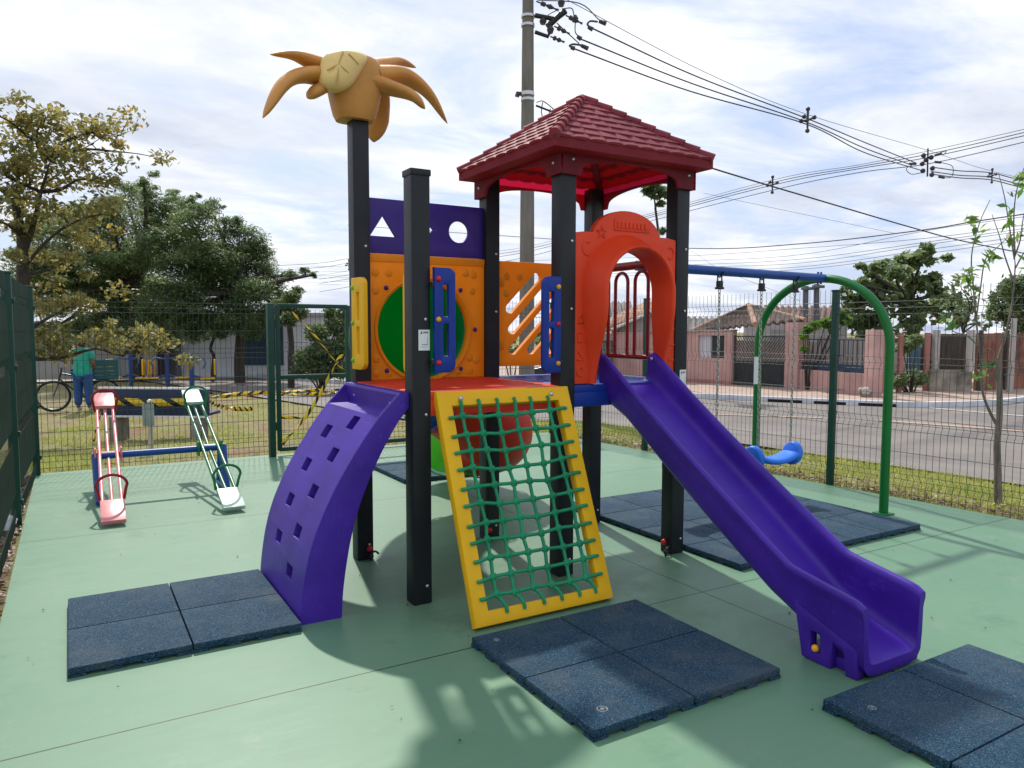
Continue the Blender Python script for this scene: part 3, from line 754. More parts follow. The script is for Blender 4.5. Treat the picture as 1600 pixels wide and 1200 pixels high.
q4(Vector((back.x, yin0, back.z)), Vector((back.x, yin1, back.z)), SP(.9, yin1), SP(.9, yin0))
for y_ in (yin0, yin1): q4(Vector((fr, y_, ztop_face)), Vector((back.x, y_, back.z)), SP(.9, y_))
q4(SP(1, RY0), SP(1, RY1), Vector((-.002, RY1, tz)), Vector((-.002, RY0, tz)))
# sides and inner face
so_ = [(onprof(z), z) for z in zl]                      # foot to top of the face
pin = pi_[::-1]; acc = [0]
for a_, b_ in zip(pin, pin[1:]): acc.append(acc[-1] + math.hypot(b_[0] - a_[0], b_[1] - a_[1]))
Nn = len(so_)
zf_ = [(z - zl[0]) / (zl[-1] - zl[0]) * acc[-1] * .93 for z in zl]
si_ = [(float(np.interp(t_, acc, [q[0] for q in pin])), float(np.interp(t_, acc, [q[1] for q in pin]))) for t_ in zf_]
for y_ in (RY0, RY1):
    for k in range(Nn - 1):
        q4(*[Vector((p_[0], y_, p_[1])) for p_ in (so_[k], so_[k + 1], si_[k + 1], si_[k])])
    f = bm.faces.new([bm.verts.new((x, y_, z)) for x, z in (so_[-1], (tx, tz), (-.002, tz), (-.002, 1.075), si_[-1])])
for a_, b_ in zip(si_, si_[1:]): q4(Vector((a_[0], RY0, a_[1])), Vector((b_[0], RY0, b_[1])), Vector((b_[0], RY1, b_[1])), Vector((a_[0], RY1, a_[1])))
q4(Vector((si_[-1][0], RY0, si_[-1][1])), Vector((-.002, RY0, 1.075)), Vector((-.002, RY1, 1.075)), Vector((si_[-1][0], RY1, si_[-1][1])))
bmesh.ops.remove_doubles(bm, verts=bm.verts, dist=5e-4)
bmesh.ops.recalc_face_normals(bm, faces=bm.faces)
be = [e for e in bm.edges if e.is_manifold and len(e.link_faces) == 2 and e.calc_face_angle(0) > R(50)]
bmesh.ops.bevel(bm, geom=be, offset=.006, segments=2, affect='EDGES', profile=.6)
ramp_o = part('climbing_ramp', bm, M['purple'], angle=32)
bm = bmesh.new()
for k, (t_, s_) in enumerate(((.86, .024), (.68, .022), (.52, .026), (.36, .022), (.2, .026), (.07, .022))):
    z = .05 + t_ * 1.02; xm = (onprof(z) + float(np.interp(z, [q[1] for q in pi_][::-1], [q[0] for q in pi_][::-1]))) / 2
    tube(bm, [(xm + s_ * math.cos(a), RY0 + .002, z + s_ * math.sin(a)) for a in np.linspace(R(-150 + 40 * k), R(60 + 40 * k), 12)], .004, 6)
pieces('emboss', bm, M['purple'], ramp_o)
bm = bmesh.new()
for y_ in (.2, .8): bolt(bm, (tx + .004, y_, 1.09), (-1, 0, 0), .01, .008)
pieces('bolt', bm, M['steel'], ramp_o)

# net frame
nf0 = Vector((.125, -.022, 1.165)); nfb = Vector((.125, -.492, 0.0))
vdir = (nf0 - nfb); nfH = vdir.length; vdir.normalize(); udir = Vector((1, 0, 0)); ndir = udir.cross(vdir) ; nfW = .86
def NF(u, v, d=0): return nfb + udir * u + vdir * v + ndir * d
NM = Matrix.Identity(4)
for r_ in range(3): NM[r_][0] = udir[r_]; NM[r_][1] = vdir[r_]; NM[r_][2] = ndir[r_]; NM[r_][3] = (nfb - ndir * .028)[r_]
bw = .085
frame_o = plate('net_frame', [[(0, .022), (nfW, .022), (nfW, nfH), (0, nfH)], [(bw, bw + .01), (nfW - bw, bw + .01), (nfW - bw, nfH - bw), (bw, nfH - bw)]], .055, .008, NM, M['yellow'], tower)
rows_n, cols_n = 11, 6
def node(i, j):      # i column, j row from top
    u = bw + (nfW - 2 * bw) * (.10 + .82 * i / (cols_n - 1)); v = nfH - bw - (nfH - 2 * bw) * (.055 + .875 * j / (rows_n - 1))
    s = math.sin(math.pi * (j + .6) / rows_n); sag = -.035 * s * math.sin(math.pi * (i + .6) / cols_n)
    u += .022 * math.sin(math.pi * j / (rows_n - 1)) - .012 + .05 * (j / (rows_n - 1) - .5) * .3
    random.seed(i * 37 + j * 101); u += random.uniform(-.007, .007); v += random.uniform(-.007, .007) - .012 * s * math.sin(math.pi * (i + .5) / cols_n)
    return NF(u, v, sag - .012)
rr_ = .0098; net = frame_o
for i in range(cols_n):
    bm = bmesh.new()
    nodes = [node(i, j) for j in range(rows_n)]
    u_t = (nodes[0] - nfb).dot(udir); u_b = (nodes[-1] - nfb).dot(udir) + .02
    pts = [NF(u_t - .008, nfH - bw + .028, .004), NF(u_t - .004, nfH - bw + .01, .006)] + nodes + [NF(u_b, bw + .045, -.004), NF(u_b + .012, bw + .01, .007), NF(u_b + .014, bw - .018, .003)]
    tube(bm, smooth_path(pts, 3), rr_, 7); part('rope', bm, M['rope'], frame_o, angle=80)
for j in range(rows_n):
    bm = bmesh.new()
    nodes = [node(i, j) for i in range(cols_n)]
    vl = (nodes[0] - nfb).dot(vdir) - .012; vr = (nodes[-1] - nfb).dot(vdir) + .004
    pts = [NF(bw - .038, vl, .002), NF(bw - .01, vl + .001, .009)] + nodes + [NF(nfW - bw + .008, vr, .009), NF(nfW - bw + .036, vr, .002)]
    tube(bm, smooth_path(pts, 3), rr_, 7); part('rope', bm, M['rope'], frame_o, angle=80)
for i in range(cols_n):
    for j in range(rows_n):
        p_ = node(i, j)
        bm = bmesh.new(); ball(bm, p_, .019, 9, 7, (1.1, .9, 1.1))
        for s in (-1, 1):
            d1 = (udir * s + vdir) * .0135; tube(bm, [p_ - d1 + ndir * .002, p_ + ndir * .016, p_ + d1 + ndir * .002], [.006, .0085, .006], 6)
        part('knot', bm, M['rope'], frame_o, angle=80)
bm = bmesh.new()
for u in (.14, nfW - .13): bolt(bm, NF(u, nfH - .045, .0), ndir, .014, .01)
pieces('bolt', bm, M['steel'], frame_o)

# open slide
SC = 1.50; SH = .215
st_y = [.075, 0, -.15, -.30, -.55, -.83, -1.08, -1.26, -1.395, -1.44, -1.55, -1.66, -1.74, -1.785]
rail = np.interp(st_y[::-1], [-1.785, -1.66, -1.50, -1.40, -1.26, -.87, -.42, -.30, .06, .075], [.345, .368, .397, .416, .502, .742, 1.03, 1.115, 1.375, 1.375])[::-1]
flo = np.interp(st_y[::-1], [-1.785, -1.66, -1.50, -1.40, -1.26, -.83, -.30, -.04, .075], [.085, .118, .17, .215, .315, .615, .965, 1.14, 1.172])[::-1]
bot = np.interp(st_y[::-1], [-1.785, -1.70, -1.50, -1.40, -1.26, -1.06, -.64, -.163, .075], [.012, .05, .12, .17, .235, .36, .625, .955, 1.06])[::-1]
st_f = sorted(set([round(v, 4) for v in np.linspace(.075, -1.785, 64)] + [-1.40, -1.42]), reverse=True)
def ev(arr, y, k=.03):      # light smoothing along the chute
    ys_ = st_y[::-1]; ar = arr[::-1]
    return float(np.mean([np.interp(y + d_, ys_, ar) for d_ in (-k / 2, 0, k / 2)]))
bm = bmesh.new(); rows = []
for y_ in st_f:
    zr, zf, zb = ev(rail, y_), ev(flo, y_), ev(bot, y_)
    e_ = max(0., (-1.735 - y_) / .05); zr -= .018 * e_ * e_; zf -= .02 * e_ * e_
    e0_ = max(0., (y_ - .02) / .055); zr -= .03 * e0_ * e0_
    hw = SH; zc = lambda t: zf + (zr - zf) * t
    half = [(0, zb), (hw * .5, zb), (hw * .82, zb + .012), (hw * .95, zb + .05), (hw * .985, zc(.3)), (hw * .99, zr - .075), (hw * 1.02, zr - .05), (hw * 1.055, zr - .032), (hw * 1.06, zr - .016), (hw * 1.035, zr - .004), (hw * .985, zr), (hw * .93, zr - .003), (hw * .885, zr - .014), (hw * .86, zr - .035), (hw * .85, zc(.62)), (hw * .838, zc(.36)), (hw * .815, zc(.18)), (hw * .775, zc(.07)), (hw * .70, zc(.012)), (hw * .55, zf), (hw * .25, zf), (0, zf)]
    ring = [(SC + x, z) for x, z in half] + [(SC - x, z) for x, z in half[::-1][1:-1]]
    rows.append([bm.verts.new((x, y_, z)) for x, z in ring])
n = len(rows[0])
for a, b in zip(rows, rows[1:]):
    for k in range(n): bm.faces.new((a[k], a[(k + 1) % n], b[(k + 1) % n], b[k]))
for rw_ in (rows[0], rows[-1]):       # end faces as strips between outer and inner side
    h_ = 22
    idx_o = list(range(0, 11)); idx_i = list(range(21, 10, -1))
    for k in range(10):
        for f_ in ((lambda q: q), (lambda q: (n - q) % n)):
            quad = [rw_[f_(idx_o[k])], rw_[f_(idx_o[k + 1])], rw_[f_(idx_i[k + 1])], rw_[f_(idx_i[k])]]
            qs = []
            for v in quad:
                if v not in qs: qs.append(v)
            if len(qs) > 2:
                try: bm.faces.new(qs)
                except ValueError: pass
bmesh.ops.recalc_face_normals(bm, faces=bm.faces)
slide = part('slide', bm, M['purple'], angle=45)
# slide foot block with recesses
bm = bmesh.new()
xL = SC - SH * .99; 
fo = [(-1.425, .16), (-1.425, .18), (-1.70, .10), (-1.735, .06), (-1.735, .0), (-1.46, .0)]
plate('slide_foot', [[(-1.475, .006), (-1.425, .25), (-1.55, .205), (-1.755, .13), (-1.758, .004), (-1.70, .0), (-1.685, .115), (-1.635, .125), (-1.625, .0), (-1.60, .0)], [(-1.575, .05), (-1.52, .05), (-1.52, .14), (-1.565, .14)]], .05, .006, YZ(xL + .027), M['purple'], slide)
plate('slide_foot', [[(-1.475, .006), (-1.425, .25), (-1.55, .205), (-1.755, .13), (-1.758, .004), (-1.70, .0), (-1.685, .115), (-1.635, .125), (-1.625, .0), (-1.60, .0)], [(-1.575, .05), (-1.52, .05), (-1.52, .14), (-1.565, .14)]], .05, .006, YZ(SC + SH * .97), M['purple'], slide)
bm = bmesh.new(); box(bm, (xL + .04, -1.70, .0), (SC + SH * .9, -1.46, .055), .01); part('slide_base', bm, M['purple'], slide)
bm = bmesh.new(); ball(bm, (xL + .0, -1.548, .068), .017); part('bolt_cap', bm, M['bolt_yellow'], slide)
bm = bmesh.new()
for s in (-1, 1): bolt(bm, (SC + s * SH * .83, .03, 1.31), (-s, 0, 0), .012, .01)
pieces('bolt', bm, M['steel'], slide)

# swing beam and arch (bolted to the tower's guard rail)
bz = 1.945; by0 = .50; by1 = .583
bm = bmesh.new(); cyl(bm, (xr + .03, by0, 1.952), (4.10, by1, bz), .036, 18)
beam = part('swing_beam', bm, M['blue_paint'])
bm = bmesh.new(); ax = 4.12; y0, y1 = -.035, 1.30; zc_ = 1.36
ym = (y0 + y1) / 2; hw = (y1 - y0) / 2; hz = bz - zc_
pts = [(ax, y0, 0), (ax, y0, .7)] + [(ax, ym - hw * math.cos(a), zc_ + hz * math.sin(a)) for a in np.linspace(0, math.pi, 30)] + [(ax, y1, .7), (ax, y1, 0)]
tube(bm, pts, .036, 16); arch = part('swing_arch', bm, M['green_paint'])
bm = bmesh.new()
for y_ in (y0, y1): box(bm, (ax - .06, y_ - .06, 0), (ax + .06, y_ + .06, .012), .003); cyl(bm, (ax + .05, y_ + .05, 0), (ax + .05, y_ + .05, .03), .012, 8)
pieces('foot_plate', bm, M['green_paint'], arch)
bm = bmesh.new()
for dx in (-.06, -.02): 
    for s in (-1, 1): cyl(bm, (4.08 + dx, by1, bz + s * .03), (4.08 + dx, by1, bz + s * .052), .009, 8)
pieces('bolt', bm, M['blue_paint'], beam)
bm = bmesh.new(); box(bm, (ax - .042, y1 - .045, .98), (ax - .036, y1 + .01, 1.24)); part('sticker', bm, M['white'], arch, smooth=False)
def swing(xa, xb, label, zseat):
    yb = by0 + (by1 - by0) * ((xa + xb) / 2 - xr) / (4.1 - xr)
    t = thing('swing', label, 'swing', ((xa + xb) / 2, yb, zseat), 'swings hanging from the blue beam')
    zb = bz
    for x_ in (xa, xb):
        bm = bmesh.new()
        tube(bm, [(x_ - .022, yb, zb - .02), (x_ - .022, yb, zb - .075), (x_ + .022, yb, zb - .075), (x_ + .022, yb, zb - .02)], .006, 8)
        tube(bm, [(x_, yb - .045, zb), (x_, yb, zb - .045), (x_, yb + .045, zb)], .006, 6)
        box(bm, (x_ - .022, yb - .018, zb - .125), (x_ + .022, yb + .018, zb - .07), .006)
        box(bm, (x_ - .032, yb - .02, zb - .135), (x_ + .032, yb + .02, zb - .118), .004)
        obj('hanger', bm, M['dark_metal'], t)
        bm = bmesh.new(); z = zb - .135; k = 0; ze = zseat + .145
        while z > ze:
            L = .021; 
            tp_ = []
            for a in np.linspace(0, 2 * math.pi, 10, endpoint=False):
                u_, w_ = math.cos(a) * .0095, math.sin(a) * L
                tp_.append((x_ + (u_ if k % 2 else 0), yb + (0 if k % 2 else u_), z - L * .8 + w_))
            tube(bm, tp_, .0036, 5, closed=True); z -= .031; k += 1
        obj('chain', bm, M['chain'], t)
    bm = bmesh.new()
    vs = []
    n = 13; rows = []
    for k in range(n + 1):      # curved seat slab
        f = k / n; x_ = xa - .02 + (xb - xa + .04) * f; sag = .045 * (2 * f - 1) ** 2
        ring = []
        for a in np.linspace(0, 2 * math.pi, 16, endpoint=False):
            cy, cz_ = math.cos(a), math.sin(a)
            ring.append(bm.verts.new((x_, yb + .095 * (abs(cy) ** .6) * (1 if cy > 0 else -1), zseat + sag + .028 * (abs(cz_) ** .7) * (1 if cz_ > 0 else -1))))
        rows.append(ring)
    for a, b in zip(rows, rows[1:]):
        for k in range(16): bm.faces.new((a[k], a[(k + 1) % 16], b[(k + 1) % 16], b[k]))
    bm.faces.new(rows[0]); bm.faces.new(rows[-1])
    for x_, s in ((xa - .03, -1), (xb + .03, 1)):      # rounded ears
        rows = []
        for dx, sc_ in ((-.032, .82), (-.024, .96), (0, 1), (.024, .96), (.032, .82)):
            ring = [bm.verts.new((x_ + dx + s * .014 * z_, yb + .092 * sc_ * cy_, zseat + .045 + .10 * sc_ * z_)) for cy_, z_ in [(math.cos(a), math.sin(a)) for a in np.linspace(0, 2 * math.pi, 22, endpoint=False)]]
            rows.append(ring)
        for a, b in zip(rows, rows[1:]):
            for k in range(22): bm.faces.new((a[k], a[(k + 1) % 22], b[(k + 1) % 22], b[k]))
        bm.faces.new(rows[0]); bm.faces.new(rows[-1])
    bmesh.ops.recalc_face_normals(bm, faces=bm.faces)
    obj('seat', bm, M['swing_blue'], t, angle=60)
swing(3.295, 3.70, 'light blue swing seat on two chains beside the green arch leg', .405)
swing(2.36, 2.785, 'swing half hidden behind the slide, one chain visible beside the dark post', .405)

# ------------------------------------------------------------------ rubber mats
def mat_thing(x0, y0, x1, y1, nx, ny, label, rings=()):
    t = thing('rubber_mat', label, 'safety mat', ((x0 + x1) / 2, (y0 + y1) / 2, 0), 'rubber safety mats on the court floor')
    w = (x1 - x0) / nx; h = (y1 - y0) / ny
    for i in range(nx):
        for j in range(ny):
            a = x0 + i * w; b = y0 + j * h
            bm = bmesh.new(); box(bm, (a + .003, b + .003, .012), (a + w - .003, b + h - .003, .045), .007)
            for (e0, e1, fx) in ((a, a + w, True), (b, b + h, False)):
                nn = 7; s = (e1 - e0) / nn
                for k in range(nn):
                    if k % 2 == 0:
                        for far in (0, 1):
                            if fx: yy = (b + .001 if not far else b + h - .026); box(bm, (e0 + k * s + .003, yy, 0), (e0 + (k + 1) * s - .003, yy + .025, .013))
                            else: xx = (a + .001 if not far else a + w - .026); box(bm, (xx, e0 + k * s + .003, 0), (xx + .025, e0 + (k + 1) * s - .003, .013))
            box(bm, (a + .03, b + .03, .0), (a + w - .03, b + h - .03, .013))
            o = obj('tile', bm, M['rubber'], t, angle=30)
            for (rx, ry, rr) in rings:
                if a < rx < a + w and b < ry < b + h:
                    bm = bmesh.new(); tube(bm, [(rx + rr * math.cos(q), ry + rr * math.sin(q), .0445) for q in np.linspace(0, 2 * math.pi, 18, endpoint=False)], .003, 6, closed=True)
                    cyl(bm, (rx, ry, .03), (rx, ry, .0458), rr * .4, 12); obj('fixing_plug', bm, M['rubber_worn'], o)
    return t
mat_thing(-1.615, -.035, -.612, .945, 2, 2, 'blue rubber mat at the foot of the purple climbing ramp')
mat_thing(.03, -1.572, 1.037, -.605, 2, 2, 'blue rubber mat in front of the yellow rope net frame', ((.155, -1.46, .02), (.12, -.70, .012)))
mat_thing(.952, -2.84, 2.0, -1.835, 2, 2, 'blue rubber mat in front of the purple slide exit', ((1.06, -1.98, .014),))
mat_thing(1.985, -.475, 3.91, 1.45, 4, 4, 'large blue rubber mat under the swings')
mat_thing(1.19, 3.02, 2.19, 4.0, 2, 2, 'small far blue rubber mat at the lime tube exit behind the tower')

# ------------------------------------------------------------------ seesaw
ss = thing('seesaw', 'double seesaw with a red and a green board on a blue frame', 'seesaw', (-.87, 3.73, 0))
bm = bmesh.new(); cyl(bm, (-1.42, 3.73, .385), (-.32, 3.73, .385), .03, 14); obj('cross_bar', bm, M['blue_paint'], ss)
for x_ in (-1.385, -.352):
    bm = bmesh.new(); tube(bm, [(x_, 3.73, .40), (x_, 3.66, .27), (x_, 3.50, .02)], [.042, .036, .027], 12); tube(bm, [(x_, 3.73, .40), (x_, 3.80, .27), (x_, 3.95, .02)], [.042, .036, .027], 12)
    cyl(bm, (x_, 3.46, .025), (x_, 3.98, .025), .025, 12); obj('leg', bm, M['blue_paint'], ss)
def board(xc, yaw, mt, ms, mh, lab):
    lo = Vector((0, -1.11, -.375)); hi = Vector((0, 1.11, .455)); d = (hi - lo).normalized(); up = Vector((1, 0, 0)).cross(d)
    T = Matrix.Translation((xc, 3.73, .42)) @ Matrix.Rotation(yaw, 4, 'Z'); P = lambda u, v, w=0: T @ (Vector((u, 0, 0)) + d * v + up * w)
    bm = bmesh.new()
    for u in (-.068, .068): cyl(bm, P(u, -1.1), P(u, 1.1), .015, 10)
    for s in (-1, 1): cyl(bm, P(0, s * 1.05, -.008), P(0, s * .02, -.045), .014, 10)
    cyl(bm, P(-.1, 0, -.03), P(.1, 0, -.03), .03, 10)
    for u in (-.1, .1): box(bm, (-.008, -.055, -.085), (.008, .055, .045), .002, T @ Matrix.Translation((u, 0, -.01)))
    b = obj('board', bm, mt, ss); b['label'] = lab
    for s in (-1, 1):
        bm = bmesh.new(); vs = box(bm, (-.085, -.15, -.012), (.085, .15, .02), .004)
        mm = Matrix.Identity(4); 
        for r_ in range(3): mm[r_][0] = T.to_3x3().col[0][r_]; mm[r_][1] = (T.to_3x3() @ d)[r_]; mm[r_][2] = (T.to_3x3() @ up)[r_]; mm[r_][3] = P(0, s * 1.0, .018)[r_]
        bmesh.ops.transform(bm, matrix=mm, verts=bm.verts)
        obj('seat', bm, ms, b)
        bm = bmesh.new(); v = s * .80
        arc = [P(-.085, v, 0), P(-.10, v, .10)] + [P(-.11 * math.cos(a), v, .13 + .10 * math.sin(a)) for a in np.linspace(.1, math.pi - .1, 12)] + [P(.10, v, .10), P(.085, v, 0)]
        tube(bm, arc, .0115, 8); obj('handle', bm, mh, b)
board(-1.295, R(-1), M['pink_red'], M['pink_red'], M['maroon_paint'], 'worn red seesaw board')
board(-.462, R(1), M['seesaw_green'], M['pale_green'], M['seesaw_green'], 'green seesaw board with pale worn seats')

# ------------------------------------------------------------------ fences
FH = 1.86
def fold(z):    # V folds of the welded mesh
    o = 0
    for zf in (.18, .68, 1.22, 1.72): o = max(o, .032 * max(0, 1 - abs(z - zf) / .055))
    return o
ZV = [.02, .125, .18, .235, .625, .68, .735, 1.165, 1.22, 1.275, 1.665, 1.72, 1.775, 1.90]
ZH = [.06, .125, .18, .235, .43, .625, .68, .735, .95, 1.165, 1.22, 1.275, 1.47, 1.665, 1.72, 1.775]
def fence_panel(name, p0, p1, parent, side=1, z0=0, sp=.055, ztop=None, rw=.0023):
    p0 = Vector((*p0, 0)); p1 = Vector((*p1, 0)); d = (p1 - p0); L = d.length; d.normalize(); nn = Vector((-d.y, d.x, 0)) * side
    bm = bmesh.new(); n = int(L / sp)
    zv = [z for z in ZV if ztop is None or z <= ztop] + ([ztop] if ztop else [])
    for k in range(1, n):
        b = p0 + d * (L * k / n)
        tube(bm, [b + nn * fold(z) + Vector((0, 0, z + z0)) for z in zv], rw, 4, caps=False)
    for z in ZH:
        if ztop and z > ztop: continue
        o = nn * (fold(z) + .004) + Vector((0, 0, z + z0)); tube(bm, [p0 + o, p1 + o], rw * 1.1, 4, caps=False)
    return obj(name, bm, M['fence_wire'], parent, True, 60)
def fence_post(p, parent, s=.06, h=FH, z0=0):
    bm = bmesh.new(); box(bm, (p[0] - s / 2, p[1] - s / 2, z0), (p[0] + s / 2, p[1] + s / 2, h), .006); box(bm, (p[0] - s / 2 - .004, p[1] - s / 2 - .004, h), (p[0] + s / 2 + .004, p[1] + s / 2 + .004, h + .02), .005)
    o = obj('post', bm, M['fence_post'], parent)
    bm = bmesh.new()
    for z in (.18, .7, 1.2, 1.7): box(bm, (p[0] + s / 2 - .002, p[1] - .02, z - .02), (p[0] + s / 2 + .016, p[1] + .02, z + .02), .003)
    pieces('clamp', bm, M['fence_post'], o)
fl = thing('mesh_fence', 'green welded mesh fence beside the seesaw, running towards the camera along the litter strip', 'fence', (-1.93, 1, 0), 'green mesh fences round the court')
lp = [(-1.975, -4.5), (-1.97, -1.98), (-1.965, .54), (-1.945, 3.06), (-1.885, 5.30)]
for q in lp[:]: fence_post(q, fl, .065, 1.90)
for a, b in zip(lp, lp[1:]): fence_panel('mesh_panel', a, b, fl, 1)
fb = thing('mesh_fence', 'green welded mesh fence behind the seesaw facing the park', 'fence', (1, 5.30, 0), 'green mesh fences round the court')
bp_ = [(-1.885, 5.30), (.42, 5.27)]; fence_panel('mesh_panel', *bp_, fb, 1)
bp2 = [(2.36, 5.27), (4.40, 5.27)]
for q in bp2: fence_post(q, fb, .06)
fence_panel('mesh_panel', *bp2, fb, 1)
fr_ = thing('mesh_fence', 'green welded mesh fence along the road side behind the swings', 'fence', (4.8, 1, 0), 'green mesh fences round the court')
rp = [(5.17, -4.07), (4.965, -1.57), (4.755, .935), (4.56, 3.43), (4.42, 5.20)]
for q in rp: fence_post(q, fr_, .055, 1.86, -.1)
for a, b in zip(rp, rp[1:]): fence_panel('mesh_panel', a, b, fr_, -1, -.02)
# gate
gt = thing('mesh_gate', 'closed green double gate crossed with yellow warning tape', 'gate', (1.4, 5.27, 0))
def gbar(bm, a, b, s=.05):
    box(bm, (min(a[0], b[0]) - s / 2, 5.27 - s / 2, min(a[1], b[1]) - (s / 2 if a[0] != b[0] else 0)), (max(a[0], b[0]) + s / 2, 5.27 + s / 2, max(a[1], b[1]) + (s / 2 if a[0] != b[0] else 0)), .005)
for x_ in (.455, 2.31):
    bm = bmesh.new(); box(bm, (x_ - .035, 5.20, 0), (x_ + .035, 5.30, 1.79), .006); obj('gate_post', bm, M['fence_post'], gt)
for x0, x1 in ((.545, 1.385), (1.455, 2.22)):
    bm = bmesh.new()
    for x_ in (x0, x1): gbar(bm, (x_, .06), (x_, 1.78))
    for z in (.075, .93, 1.765): gbar(bm, (x0 + .026, z), (x1 - .026, z), .049)
    lf = obj('gate_leaf', bm, M['fence_post'], gt)
    fence_panel('mesh_infill', (x0, 5.27), (x1, 5.27), lf, 1, .06, .055, 1.66)
    bm = bmesh.new()
    for z in (.3, 1.5): cyl(bm, ((x0 - .045) if x0 < 1 else (x1 + .045), 5.27, z), ((x0 - .045) if x0 < 1 else (x1 + .045), 5.27, z + .1), .016, 8)
    pieces('hinge', bm, M['fence_post'], lf)

# ------------------------------------------------------------------ barrier tape
def tape_mat():
    m, nt, b = new_mat('hazard_tape')
    uv = nd(nt, 'ShaderNodeUVMap'); sp_ = nd(nt, 'ShaderNodeSeparateXYZ'); nt.links.new(uv.outputs[0], sp_.inputs[0])
    a = nd(nt, 'ShaderNodeMath', operation='ADD'); nt.links.new(sp_.outputs[0], a.inputs[0]); nt.links.new(sp_.outputs[1], a.inputs[1])
    f = nd(nt, 'ShaderNodeMath', operation='FRACT'); nt.links.new(a.outputs[0], f.inputs[0])
    l = nd(nt, 'ShaderNodeMath', operation='LESS_THAN'); nt.links.new(f.outputs[0], l.inputs[0]); l.inputs[1].default_value = .38
    c = mixc(nt, l.outputs[0], (.80, .60, .04), (.02, .02, .02)); nt.links.new(c, b.inputs['Base Color']); b.inputs['Roughness'].default_value = .35
    add_transl(nt, b, c, .3)
    return m
M['tape'] = tape_mat()
def tape(pts, label, width=.06, twist=3.0, per=.14, a0=0, sub=10):
    P = smooth_path(pts, sub); bm = bmesh.new(); uvl = bm.loops.layers.uv.new('UVMap'); n = len(P); L = 0; prev = None
    for i, p in enumerate(P):
        if i: L += (p - P[i - 1]).length
        t = (P[min(i + 1, n - 1)] - P[max(i - 1, 0)]).normalized(); a = Vector((0, 0, 1)) - t * t.z
        if a.length < .1: a = t.orthogonal()
        a.normalize(); b = t.cross(a); ang = a0 + twist * L * (1 + .3 * math.sin(L * 5))
        s = (a * math.cos(ang) + b * math.sin(ang)) * width / 2
        cur = (bm.verts.new(p - s), bm.verts.new(p + s), L / per)
        if prev:
            f = bm.faces.new((prev[0], cur[0], cur[1], prev[1]))
            for lp_, u in zip(f.loops, ((prev[2], 0), (cur[2], 0), (cur[2], .5), (prev[2], .5))): lp_[uvl].uv = u
        prev = cur
    o = obj('barrier_tape', bm, M['tape'], None, True, 180); so = o.modifiers.new('film', 'SOLIDIFY'); so.thickness = .0012
    return tag(o, label, 'tape', 'lengths of yellow and black barrier tape')
G = lambda px, py, d: at(px, py, d)
yg = 5.235
tape([PP(456, 488, yg), PP(490, 522, yg), PP(525, 566, yg - .02), PP(536, 577, yg)], 'barrier tape falling from the top of the gate to the knot', .03, 7, .16)
tape([PP(441, 694, yg), PP(475, 655, yg - .01), PP(502, 612, yg), PP(526, 566, yg - .02), PP(537, 553, yg)], 'barrier tape rising across the gate from its hinge side to the knot', .042, 5, .17)
tape([G(322, 619, 15), G(400, 614, 15), G(500, 610, 15.6), G(640, 605, 16)], 'upper strand of barrier tape stretched behind the gate', .075, 4, .2, .4)
tape([G(322, 620, 14.9), G(420, 617, 14.9), G(500, 615, 15.5), G(640, 611, 15.9)], 'lower twisted strand of barrier tape stretched behind the gate', .07, 5, .2, 1.2)
tape([G(318, 621, 14.8), G(335, 631, 14.8), G(360, 638, 14.8), G(395, 639, 14.9)], 'curled loose end of barrier tape drooping from the green seesaw seat level', .09, 40, .10, 0, 30)
tape([G(440, 652, 12), G(470, 653, 12.2), G(500, 652, 12.4), G(560, 655, 12.8)], 'low strand of barrier tape near the ground behind the gate', .05, 2, .3)
tape([G(160, 625, 14.2), G(200, 628, 14.15), G(250, 629, 14.1), G(312, 627, 14.1)], 'barrier tape stretched across the navy bench back', .13, .02, .36)
tape([G(165, 618, 14.2), G(160, 635, 14.2), G(155, 655, 14.2), G(146, 690, 14.2)], 'thin barrier tape hanging down by the red seesaw board', .035, 5, .2)
tape([PP(543, 406, .9), PP(541, 404, .88), PP(545, 408, .9)], 'scrap of barrier tape', .01, 1) if False else None

# ------------------------------------------------------------------ small park things
# street sign
g = at(236, 700, 10.3); gz = hgt(g.x, g.y) - .02
t = thing('sign', 'grey metal sign plate on a thin post behind the mesh fence', 'sign', (g.x, g.y, gz))
yaw = math.atan2(c_r.y, c_r.x); RM = lambda v: Matrix.Translation(v) @ Matrix.Rotation(yaw, 4, 'Z')
bm = bmesh.new(); cyl(bm, (g.x, g.y, gz), (g.x, g.y, .58), .03, 12); ball(bm, (g.x, g.y, .585), .034); obj('post', bm, M['steel'], t)
bm = bmesh.new()
for k in range(4): box(bm, (-.075 + .0375 * k + .001, -.045, .29), (-.075 + .0375 * (k + 1) - .001, -.035 - (.006 if k % 2 else 0), .57), .002, RM((g.x, g.y, 0)))
obj('plate', bm, M['fence_galv'] if 'fence_galv' in M else plastic('sign_grey', (.24, .30, .29), .45), t)
